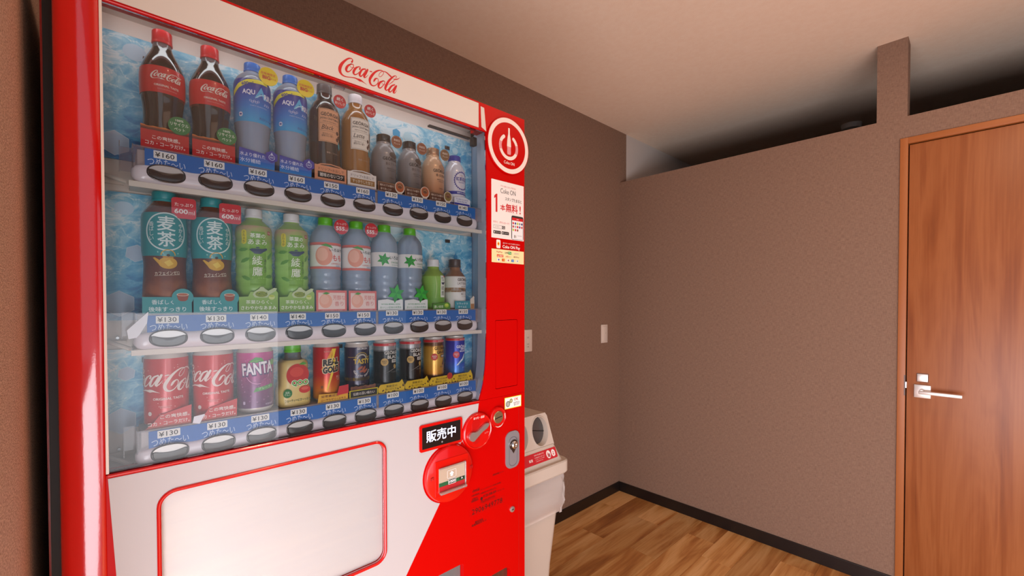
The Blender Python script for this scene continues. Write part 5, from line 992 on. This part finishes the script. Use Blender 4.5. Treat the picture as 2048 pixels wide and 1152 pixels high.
# ================================================================== PROMO CARDS IN FRONT OF THE BOTTLES
XC = 0.7325
def card(row, k, label, pts, m, prt, group=None, dy=0.0, dz=0.0, extra=None):
    t_ = thing('promo_card', label, 'card', (XC, YC[k]+dy, SH[row]+dz), group)
    MB().plate(pts, [], 0, 0.0010).build('card_sheet', m if not isinstance(m, str) else M(m, 0.35), t_, smooth=False)
    MB().plate(lpart(-0.012, 0.012, 0.0, 0.004), [], -0.004, -0.0001).build('card_foot', ACRY, t_, smooth=False)
    p_ = Print(); prt(p_); p_.build('card_lettering', t_, lambda u, v, o: (0.0011+o, u, v))
    if extra: extra(t_)
    return t_
def cp(c, k, label, row):
    r = dup_thing(c, row, k, label); return r
def wave_top(w_, h_, amp, n_=16, ph=0.3): return [(-w_/2, 0), (w_/2, 0)]+[(w_/2-w_*i/n_, h_+amp*math.sin(ph+i*1.7)*0.6+amp*math.sin(ph*2+i*0.8)*0.5) for i in range(n_+1)]
FOAM = ramp_z('cola_foam_print', [(0.0, '#c00c14'), (0.78, '#c00c14'), (0.80, '#4a1008'), (0.88, '#7a2c10'), (0.92, '#c8641c'), (1.0, '#e0983c')], 0.0, 0.0405, 0.35, 0, 0.05)
ST1 = lambda t_: None
def green_disc(t_):
    b_ = MB().plate(ell(0, 0, 0.0155, 0.0150, 32), [], 0, 0.0009).build('green_disc', M('#1f7a3c', 0.35), t_, (0.0014, 0.0190, 0.0475), False)
    p_ = Print(); p_.text('100%', 0, 0.0085, 0.0038, '#e2ecdc', 1, w_=0.0110, bold=0.02); p_.text('リサイクル', 0.0, 0.0018, 0.0060, '#e2ecdc', 1, w_=0.0250, bold=0.02); p_.text('ペット', 0.0, -0.0065, 0.0058, '#e2ecdc', 1, w_=0.0150, bold=0.02); p_.build('disc_lettering', b_, lambda u, v, o: (0.0010+o, u, v))
k1 = card(0, 0, 'red card with brown foam edge and green disc before the first cola bottle', wave_top(0.0640, 0.0385, 0.0010), FOAM, lambda p_: (p_.text('この爽快感。', 0.001, 0.0205, 0.0066, '#f2e2da', 1, w_=0.0370, bold=0.015), p_.text('コカ・コーラだけ。', 0.0, 0.0105, 0.0066, '#f2e2da', 1, w_=0.0530, bold=0.015)), 'red cola cards', extra=green_disc)
cp(k1, 1, 'red card with brown foam edge and green disc before the second cola bottle', 0)
AQC = ramp_z('blue_card_print', [(0.0, '#2490d4'), (0.4, '#2468c0'), (1.0, '#2c2f9a')], 0.0, 0.034, 0.35)
def aqc(p_):
    p_.text('水より優れた', -0.0080, 0.0235, 0.0074, '#e6ecf6', 1, w_=0.0420, bold=0.01); p_.text('水分補給', -0.0120, 0.0125, 0.0080, '#e6ecf6', 1, w_=0.0340, bold=0.01)
def aqx(t_):
    b_ = MB().plate(hexa(0, 0, 0.0118, PI/6), [], 0, 0.0009).build('hexagon_badge', M('#2d2f9c', 0.35), t_, (0.0012, 0.0240, 0.0270), False)
    p_ = Print(); p_.ring(0, -0.0015, 0.0055, 0.0055, 0.0008, '#cfd6ee', 1, 20); p_.poly([(0, 0.0085), (0.0022, 0.0040), (0, 0.0018), (-0.0022, 0.0040)], '#cfd6ee', 1); p_.text('補給', 0, -0.0015, 0.0036, '#cfd6ee', 1, w_=0.007); p_.build('badge_lettering', b_, lambda u, v, o: (0.0010+o, u, v))
k2 = card(0, 2, 'blue card with a hexagon badge before the left blue sports drink', [(-0.0310, 0), (0.0290, 0), (0.0300, 0.0290), (0.0140, 0.0300), (-0.0300, 0.0345)], AQC, aqc, 'blue sports drink cards', extra=aqx)
cp(k2, 3, 'blue card with a hexagon badge before the right blue sports drink', 0)
def ring_back(col):
    def f(t_): MB().tube([(-0.0005-0.0*abs(u), u, v) for u, v in [(-0.031, 0.029), (-0.02, 0.0345), (0, 0.0370), (0.02, 0.0345), (0.031, 0.029)]], 0.0012, 8).build('card_rim', M(col), t_)
    return f
card(0, 4, 'peach card with a black strip before the black coffee bottle', [(-0.0330, 0), (0.0330, 0), (0.0330, 0.0320), (-0.0330, 0.0320)], '#dd936c', lambda p_: (p_.text('ドリップ×水出しで', 0.001, 0.0245, 0.0066, '#3a241c', 1, w_=0.0530, bold=0.0), p_.rect(0.001, 0.0125, 0.0560, 0.0125, '#1e1816', 1), p_.text('雑味のないコク', 0.001, 0.0125, 0.0080, '#ece2d8', 2, w_=0.0480, bold=0.015)), extra=ring_back('#dd936c'))
card(0, 5, 'white card with a tan strip before the latte bottle', [(-0.0330, 0), (0.0330, 0), (0.0330, 0.0320), (-0.0330, 0.0320)], '#e2d8d2', lambda p_: (p_.text('ドリップ×水出しで', 0.001, 0.0245, 0.0066, '#2c221e', 1, w_=0.0530, bold=0.0), p_.rect(0.001, 0.0125, 0.0560, 0.0120, '#9a6c34', 1), p_.text('すっきりした甘さ', 0.001, 0.0125, 0.0072, '#f0e4d4', 2, w_=0.0460, bold=0.01)), extra=ring_back('#e2d8d2'))
def cupx(c_):
    def f(t_):
        b_ = MB().plate(ell(0, 0, 0.0125, 0.0140, 28)+[], [], 0, 0.0009).build('cup_picture', M('#e6d6c6', 0.35), t_, (0.0012, 0.0230, 0.0165), False)
        p_ = Print(); p_.ell(0, 0.001, 0.0108, 0.0118, c_, 1, 26); p_.ell(0, 0.003, 0.0070, 0.0060, '#6a3a20', 2, 18); p_.stroke([(-0.006, 0.002, 0.0004), (0.0, 0.006, 0.0012), (0.006, 0.001, 0.0004)], '#d89a60', 3); p_.build('cup_print', b_, lambda u, v, o: (0.0010+o, u, v))
        MB().box(0.0010, 0.0018, 0.0170, 0.0290, 0.0005, 0.0045).build('cup_saucer', M('#e6d6c6', 0.35), t_)
    return f
def cofc(p_): p_.frame(-0.006, 0.0110, 0.0500, 0.0215, 0.0006, '#b88a5c', 1); p_.text('淹れたての香り', -0.0100, 0.0155, 0.0052, '#ead8c6', 1, w_=0.0340, bold=0.0); p_.text('香り深いコク', -0.0120, 0.0072, 0.0052, '#ead8c6', 1, w_=0.0270, bold=0.0)
k3 = card(0, 6, 'dark brown card with a coffee cup before the first grey coffee can', lpart(-0.0320, 0.0200, 0, 0.0225), '#5a3220', cofc, 'brown coffee cards', extra=cupx('#b85a28'))
cp(k3, 7, 'dark brown card with a coffee cup before the second grey coffee can', 0)
card(0, 8, 'dark brown card with an olive cup before the copper coffee can', lpart(-0.0320, 0.0200, 0, 0.0225), '#5a3220', cofc, None, extra=cupx('#8a7238'))
def kc(p_): p_.rect(0, 0.0045, 0.0500, 0.0050, '#2c3498', 1); p_.text('ていねいに入れた', 0, 0.0170, 0.0040, '#3a3a9c', 1, w_=0.0400, bold=0.01); p_.text('ROYAL MILK TEA', 0, 0.0112, 0.0030, '#3a3a9c', 1, w_=0.0320)
card(0, 9, 'white card with a navy stripe before the white milk tea can', [(-0.0250, 0), (0.0270, 0), (0.0270, 0.0190), (0.010, 0.0240), (-0.010, 0.0240), (-0.0250, 0.0200)], '#dedde6', kc)
# middle row
def mgx(t_):
    b_ = MB().plate(ell(0, 0, 0.0150, 0.0150, 30), [], 0, 0.0009).build('cup_disc', M('#2a979a', 0.35), t_, (0.0012, 0.0205, 0.0285), False)
    p_ = Print(); p_.poly([(-0.0085, 0.005), (0.0085, 0.005), (0.0065, -0.004), (0.003, -0.0065), (-0.003, -0.0065), (-0.0065, -0.004)], '#9a4428', 1); p_.ell(0, 0.005, 0.0085, 0.0028, '#e8d4c0', 2, 20); p_.ell(0, 0.005, 0.0072, 0.0020, '#b8603a', 3, 18); p_.build('cup_print', b_, lambda u, v, o: (0.0010+o, u, v))
k4 = card(1, 0, 'teal card with a tea cup disc before the first barley tea', [(-0.0330, 0), (0.0330, 0), (0.0330, 0.0290), (-0.0330, 0.0290)], '#2a979a', lambda p_: (p_.text('香ばしくて、', 0.0, 0.0205, 0.0078, '#e0efee', 1, w_=0.0420, bold=0.015), p_.text('後味すっきり', 0.0, 0.0085, 0.0085, '#e0efee', 1, w_=0.0500, bold=0.015)), 'teal barley tea cards', extra=mgx)
cp(k4, 1, 'teal card with a tea cup disc before the second barley tea', 1)
def pot(t_):
    b_ = MB().plate([(-0.0130, 0.0), (0.0080, 0.0), (0.0120, 0.0060), (0.0230, 0.0130), (0.0250, 0.0180), (0.0200, 0.0190), (0.0100, 0.0130), (0.0040, 0.0170), (0.0015, 0.0205), (-0.0035, 0.0205), (-0.0060, 0.0165), (-0.0140, 0.0110), (-0.0170, 0.0060)], [], 0, 0.0009).build('teapot_picture', M('#c3cfa0', 0.3), t_, (0.0012, 0.0060, 0.0290), False)
    p_ = Print(); p_.ell(-0.002, 0.0065, 0.0105, 0.0055, '#8a9a2c', 1, 22); rr = random.Random(4)
    for i in range(16): a = rr.uniform(-0.009, 0.006); c = rr.uniform(0.003, 0.010); p_.stroke([(a, c, 0.0010), (a+rr.uniform(-.003, .003), c+rr.uniform(-.002, .002), 0.0006)], rr.choice(['#5a7a1e', '#c8cf5a', '#3f5a1a']), 2, 1, False)
    p_.ell(0.0155, 0.0010, 0.0055, 0.0050, '#d2dc8c', 3, 18); p_.ell(0.0155, 0.0030, 0.0045, 0.0018, '#b8c83c', 4, 14); p_.build('teapot_print', b_, lambda u, v, o: (0.0010+o, u, v))
GCD = ramp_z('green_card_print', [(0.0, '#7aa03c'), (0.6, '#86ae46'), (1.0, '#9cc05c')], 0, 0.034, 0.35)
k5 = card(1, 2, 'olive green card with a glass teapot before the first green tea', [(-0.0330, 0), (0.0330, 0), (0.0330, 0.0380), (0.0290, 0.0440), (0.0, 0.0400), (-0.0140, 0.0400), (-0.0180, 0.0310), (-0.0330, 0.0300)], GCD, lambda p_: (p_.text('茶葉ひらく、', 0.0, 0.0205, 0.0072, '#f2f2e2', 1, w_=0.0440, bold=0.01), p_.text('さわやかなあまみ', 0.0, 0.0095, 0.0072, '#f2f2e2', 1, w_=0.0600, bold=0.01)), 'green tea cards', extra=pot)
cp(k5, 3, 'olive green card with a glass teapot before the second green tea', 1)
k6 = card(1, 4, 'pink card with a peach before the left peach water', lpart(-0.0320, 0.0320, 0, 0.0450), '#dc6a66', lambda p_: (p_.rect(0, 0.0225, 0.0560, 0.0350, '#f0d2c8', 1), p_.ell(-0.0130, 0.0225, 0.0135, 0.0150, '#f0ac94', 2, 26), p_.ell(-0.0150, 0.0250, 0.0090, 0.0100, '#f4bca6', 3, 20), p_.poly([(-0.020, 0.0375), (-0.012, 0.0415), (-0.004, 0.0385), (-0.011, 0.0360)], '#4a9a34', 4), p_.text('芳醇な', 0.0150, 0.0295, 0.0100, '#e08078', 4, w_=0.0260, bold=0.0), p_.text('香り', 0.0150, 0.0165, 0.0100, '#e08078', 4, w_=0.0190, bold=0.0), p_.text('山梨県産の白桃エキス使用', 0, 0.0026, 0.0026, '#f4c8be', 1, w_=0.0440)), 'pink peach cards')
cp(k6, 5, 'pink card with a peach before the right peach water', 1)
def leafx(t_):
    for i in range(6):
        a = 0.35+PI/3*i; cx_, cy_ = 0.0, 0.0; r_ = 0.0225
        MB().plate([(0, 0), (r_*0.52*math.cos(a-PI/6), r_*0.52*math.sin(a-PI/6)), (r_*math.cos(a), r_*math.sin(a)), (r_*0.52*math.cos(a+PI/6), r_*0.52*math.sin(a+PI/6))], [], 0.0, 0.0012+0.0002*(i % 2)).build('green_leaf', M('#35b53a' if i % 2 else '#27983a', 0.35), t_, (0.0012, 0.0120, 0.0400), False)
k7 = card(1, 6, 'white card with a green leaf star before the left plain water', [(-0.0330, 0), (0.0300, 0), (0.0300, 0.0280), (0.010, 0.0220), (-0.010, 0.0270), (-0.0330, 0.0240)], '#e9e8e6', lambda p_: (p_.text('NATURAL MINERAL WATER', -0.001, 0.0150, 0.0032, '#4a9a6a', 1, w_=0.0480, bold=0.01), p_.text('おいしい日本の天然水', -0.001, 0.0075, 0.0052, '#2c8a50', 1, w_=0.0540, bold=0.01)), 'white water cards', extra=leafx)
cp(k7, 7, 'white card with a green leaf star before the right plain water', 1)
card(1, 8, 'small dark green card before the short green tea bottle', [(-0.0230, 0), (0.0300, 0), (0.0300, 0.0140), (0.0240, 0.0190), (0.0080, 0.0180), (-0.0230, 0.0150)], '#4c8a34', lambda p_: (p_.text('濃い緑茶', -0.006, 0.0080, 0.0070, '#e2ecd0', 1, w_=0.0280, bold=0.01), p_.ell(0.0180, 0.0110, 0.0070, 0.0055, '#9ac03c', 1, 18), p_.ell(0.0180, 0.0125, 0.0050, 0.0028, '#c8dc5a', 2, 14)))
def cupx2(t_):
    MB().plate([(-0.0060, 0), (0.0060, 0), (0.0070, 0.0220), (0.0060, 0.0260), (0.0070, 0.0320), (0.0030, 0.0350), (-0.0010, 0.0300), (-0.0060, 0.0280), (-0.0075, 0.0220)], [], 0, 0.0009).build('latte_glass_picture', M('#e2d2c2', 0.35), t_, (0.0012, 0.0330, 0.0010), False)
    MB().plate(lpart(-0.0055, 0.0055, 0.001, 0.014), [], 0.0009, 0.0012).build('latte_layer', M('#a8744a', 0.35), t_, (0.0012, 0.0330, 0.0010), False)
card(1, 9, 'small teal card before the short latte bottle', lpart(-0.0240, 0.0270, 0, 0.0220), '#2f93a4', lambda p_: (p_.text('リラックス', 0.0, 0.0155, 0.0056, '#e6f0f2', 1, w_=0.0360, bold=0.015), p_.text('タイムに', 0.0, 0.0070, 0.0056, '#e6f0f2', 1, w_=0.0280, bold=0.015)), extra=cupx2)
# bottom row
CK3 = ramp_z('red_card_print', [(0.0, '#5a1a10'), (0.14, '#b83018'), (0.2, '#c8141c'), (1.0, '#cc1822')], 0.0, 0.034, 0.35, 0, 0.12)
k8 = card(2, 0, 'slanted red card before the leftmost cola can', [(-0.0330, 0), (0.0300, 0.0), (0.0310, 0.0340), (-0.0120, 0.0230), (-0.0200, 0.0120)], CK3, lambda p_: (p_.text('この爽快感。', 0.0080, 0.0190, 0.0068, '#f4e6de', 1, w_=0.0400, bold=0.015), p_.text('コカ・コーラだけ。', 0.0, 0.0085, 0.0068, '#f4e6de', 1, w_=0.0560, bold=0.015)), 'red cola can cards')
cp(k8, 1, 'slanted red card before the second cola can', 2)
card(2, 4, 'yellow card with a red tip before the slim red energy drink', [(-0.0310, 0), (0.0330, 0), (0.0330, 0.0150), (-0.0280, 0.0190)], '#e6a92a', lambda p_: (p_.text('栄養素認定', -0.0050, 0.0130, 0.0055, '#6a1c14', 2, w_=0.0380, bold=0.02), p_.text('ローヤルゼリーエキス', 0.0020, 0.0055, 0.0048, '#6a1c14', 2, w_=0.0520, bold=0.015), p_.frame(0.001, 0.0005, 0.0620, 0.0010, 0.0010, '#c8281c', 1)), extra=lambda t_: (MB().plate([(-0.006, -0.002), (0.019, 0.0), (0.019, 0.0190), (-0.001, 0.0170)], [], 0, 0.0009).build('red_tip', M('#cc2430', 0.35), t_, (0.0012, 0.0150, 0.0140), False)))
card(2, 5, 'black card with a yellow border and coffee beans before the navy can', lpart(-0.0320, 0.0340, 0, 0.0170), '#d8c41e', lambda p_: (p_.rect(0.001, 0.0085, 0.0620, 0.0135, '#1c1412', 1), p_.text('伝統の深い味わい', 0.001, 0.0085, 0.0070, '#e8ddd2', 2, w_=0.0500, bold=0.01)), extra=lambda t_: MB().plate(wave_top(0.058, 0.0085, 0.0012, 20), [], -0.001, 0.0004).build('bean_strip', ramp_z('bean_print', [(0.3, '#3a1c12'), (0.5, '#6a3a26'), (0.7, '#8a5238')], -0.02, 0.03, 0.4, 0, 1.0), t_, (0, 0, 0.0165), False))
def beans(t_, n_=12, sd=3):
    rr = random.Random(sd)
    for i in range(n_):
        u = rr.choice([rr.uniform(-0.031, -0.016), rr.uniform(0.016, 0.031)]) if i > 4 else rr.uniform(-0.03, 0.03); v = rr.uniform(0.002, 0.020) if i > 4 else 0.0025
        MB().lathe([(0, 0.0017), (0.0006, 0.0014), (0.0008, 0.0003)], 10, axis='X').build('bean_picture', M('#4a2812', 0.4), t_, (0.0010, u, v))
YC1 = lambda txt: (lambda p_: (p_.text(txt[0], 0.0, 0.0155, 0.0055, '#2c1a0c', 1, w_=0.0280, bold=0.02), p_.text(txt[1], 0.0, 0.0085, 0.0055, '#2c1a0c', 1, w_=0.0340, bold=0.02)))
YSH = [(-0.0330, 0.0030), (-0.020, 0.0), (0.0330, 0.0), (0.0340, 0.0120), (0.0270, 0.0280), (0.0200, 0.0220), (-0.0280, 0.0210), (-0.0340, 0.0130)]
k9 = card(2, 6, 'yellow card with coffee beans before the left black coffee can', YSH, '#dcb428', YC1(('高級豆の', '深いコクとキレ')), 'yellow bean cards', extra=beans)
cp(k9, 7, 'yellow card with coffee beans before the right black coffee can', 2)
def yx(t_):
    beans(t_, 8, 5); MB().plate(ell(0, 0, 0.0080, 0.0085, 24), [], 0, 0.0010).build('red_disc', M('#b82a2c', 0.35), t_, (0.0022, 0.0260, 0.0200), False)
card(2, 8, 'yellow card with a red disc before the gold coffee can', YSH, '#dcb428', YC1(('飲みごたえのある', '極めたコク')), extra=yx)
card(2, 9, 'yellow card with coffee beans before the blue coffee can', YSH, '#dcb428', YC1(('高級豆と牛乳100%', '王道バランス')), extra=lambda t_: beans(t_, 9, 8))

# ================================================================== RECYCLING BIN
BINP = new_mat('white_bin_plastic', '#c6b8aa', 0.42)
bn = thing('recycling_bin', 'cream recycling bin with round openings between the machine and the corner', 'bin', (0.50, -1.502, 0))
X1, HW = 0.170, 0.158        # front plane (world x 0.67) and half width
def loop_rect(x0, x1, hw, z, r=0.03, n_=5): return [(x, y, z) for x, y in rrect((x0+x1)/2, 0, x1-x0, 2*hw, r, n_)]
def skin(loops, cap0=True, cap1=True):
    n_ = len(loops[0]); m_ = MB(); m_.add([p for l in loops for p in l], [(k*n_+i, k*n_+(i+1) % n_, (k+1)*n_+(i+1) % n_, (k+1)*n_+i) for k in range(len(loops)-1) for i in range(n_)]+([tuple(range(n_))[::-1]] if cap0 else [])+([tuple((len(loops)-1)*n_+i for i in range(n_))] if cap1 else [])); return m_
def BB(x0, x1, hw, z, r=0.03): return loop_rect(x0, x1, hw, z, r)
skin([BB(-0.160, 0.100, 0.098, 0), BB(-0.163, 0.103, 0.101, 0.006), BB(-0.175, 0.122, 0.118, 0.35), BB(-0.183, 0.140, 0.136, 0.56), BB(-0.186, 0.143, 0.139, 0.575), BB(-0.187, 0.150, 0.144, 0.60), BB(-0.190, 0.155, 0.149, 0.69)]).build('bin_body', BINP, bn)
BAGM = glassy('bag_film', (0.93, 0.90, 0.88), 0.15, '#eadfd8', 0.45)
rr = random.Random(12); loops = []
for zi, (z, g) in enumerate([(0.692, 0.0015), (0.67, 0.004), (0.65, 0.006), (0.63, 0.0075), (0.61, 0.008), (0.59, 0.012), (0.575, 0.010), (0.56, 0.006), (0.545, 0.005)]):
    l = []
    base = rrect(-0.017, 0, 0.345+2*g-0.12*(0.69-z), 0.298+2*g-0.12*(0.69-z), 0.032, 12); n_ = len(base)
    for i, (x, y) in enumerate(base):
        w_ = 0.0016*math.sin(i*1.9+z*60)+0.0014*math.sin(i*0.83-z*95)+0.0012*math.sin(i*3.1+z*33)
        k_ = 1+w_/0.16; l.append((x*k_, y*k_, z-(0.008*math.sin(i*0.37)+0.003*math.sin(i*1.3))*(0.692-z)/0.14))
    loops.append(l)
skin(loops, False, False).build('bag_skirt', BAGM, bn)
skin([BB(-0.196, 0.164, 0.152, 0.683, 0.028), BB(-0.200, 0.170, 0.158, 0.690, 0.030), BB(-0.200, 0.170, 0.158, 0.727, 0.030), BB(-0.197, 0.166, 0.154, 0.731, 0.028), BB(-0.188, 0.156, 0.144, 0.730, 0.026)]).build('bin_rim', BINP, bn)
hood = skin([BB(-0.186, 0.153, 0.141, 0.729, 0.02), BB(-0.184, 0.150, 0.137, 0.736, 0.02), BB(-0.170, 0.128, 0.118, 0.785, 0.012)], True, True).build('hood_base', BINP, bn)
# upper hood with two round openings, front sheet cut for them
def hoodpt(u, z): t2 = (z-0.783)/(0.900-0.783); return u, t2
mb = MB()
fr = [(-0.117, 0.783), (0.117, 0.783), (0.100, 0.886), (0.092, 0.897), (-0.092, 0.897), (-0.100, 0.886)]
holes = [ell(hc_, 0.8400, 0.0390, 0.0500, 32) for hc_ in (0.0520, -0.0500)]
mb.plate(fr, holes, 0.0, 0.004)
for i, v in enumerate(mb.v): mb.v[i] = (v[0]+0.122-0.20*(v[2]-0.783), v[1], v[2])
up = mb.build('hood_front', BINP, bn)
sh_ = MB(); F1 = [(0.122-0.20*(z-0.783), y, z) for y, z in fr]; B1 = [(-0.160+0.25*(z-0.783), y, z) for y, z in fr]; n_ = len(fr)
sh_.add(F1+B1, [(i, (i+1) % n_, n_+(i+1) % n_, n_+i) for i in range(n_)]+[tuple(n_+i for i in range(n_))]); sh_.build('hood_shell', BINP, bn)
for hc_ in (0.0520, -0.0500):
    n_ = 36; vs = []
    for dx, k_ in ((0.006, 1.10), (0.010, 1.05), (0.010, 1.0), (0.002, 0.96), (-0.040, 0.93)):
        for i in range(n_):
            a = 2*PI*i/n_; y = hc_+0.0395*k_*math.cos(a); z = 0.8400+0.0500*k_*math.sin(a); vs.append((0.1195-0.20*(z-0.783)+dx, y, z))
    m_ = MB(); m_.add(vs, [(k*n_+i, k*n_+(i+1) % n_, (k+1)*n_+(i+1) % n_, (k+1)*n_+i) for k in range(4) for i in range(n_)]); m_.build('opening_collar', BINP, bn)
    fl_ = MB().plate(ell(hc_, 0.8400, 0.0372, 0.0465, 30), [], 0, 0.003)
    for i, v in enumerate(fl_.v): fl_.v[i] = (v[0]+0.1060-0.20*(v[2]-0.783), v[1], v[2])
    fl_.build('opening_flap', new_mat('grey_flap', '#4a4442', 0.3), bn)
    MB().tube([(0.1095-0.2*0.062, hc_-0.036, 0.8450), (0.1095-0.2*0.047, hc_+0.036, 0.8300)], 0.0016, 6).build('flap_slit', M('#171311'), bn)
# sticker on the sloping hood base
def slope(u, v, o):
    z = 0.738+v; t2 = (z-0.736)/(0.785-0.736); return (0.1503-0.022*t2+0.0008+o, u, z+o*0.3)
p = Print(); p.rect(0.010, 0.0215, 0.205, 0.0330, '#c2202a', 1, 0.004)
for cx_ in (0.0700, 0.0945): p.ell(cx_, 0.0215, 0.0108, 0.0125, '#efe2dc', 2, 26)
p.rect(0.0675, 0.0190, 0.0050, 0.0120, '#b82a30', 3, 0.002); p.rect(0.0735, 0.0180, 0.0050, 0.0110, '#7a3a3a', 3, 0.001); p.rect(0.0675, 0.0270, 0.002, 0.003, '#b82a30', 3)
p.poly([(0.0905, 0.0160), (0.0985, 0.0160), (0.0960, 0.0260), (0.0930, 0.0260)], '#b82a30', 3); p.stroke([(0.0870, 0.0280, 0.0022), (0.1020, 0.0140, 0.0022)], '#efe2dc', 4, 1); p.ring(0.0945, 0.0215, 0.0108, 0.0125, 0.0014, '#c2202a', 3, 24)
p.text('リサイクルボックス', 0.0250, 0.0310, 0.0050, '#efe2dc', 2, w_=0.0480, bold=0.02); p.text('空き容器の回収にご協力ください', 0.0260, 0.0235, 0.0030, '#efe2dc', 2, w_=0.0520); p.text('びん・缶・ペットボトル専用', 0.0240, 0.0180, 0.0030, '#efe2dc', 2, w_=0.0440); p.text('ゴミ箱ではありません', 0.0200, 0.0125, 0.0026, '#efe2dc', 2, w_=0.0360); p.text('資源', -0.0200, 0.0190, 0.0080, '#efe2dc', 2, w_=0.018, bold=0.02)
p.build('recycling_sticker', hood, slope)
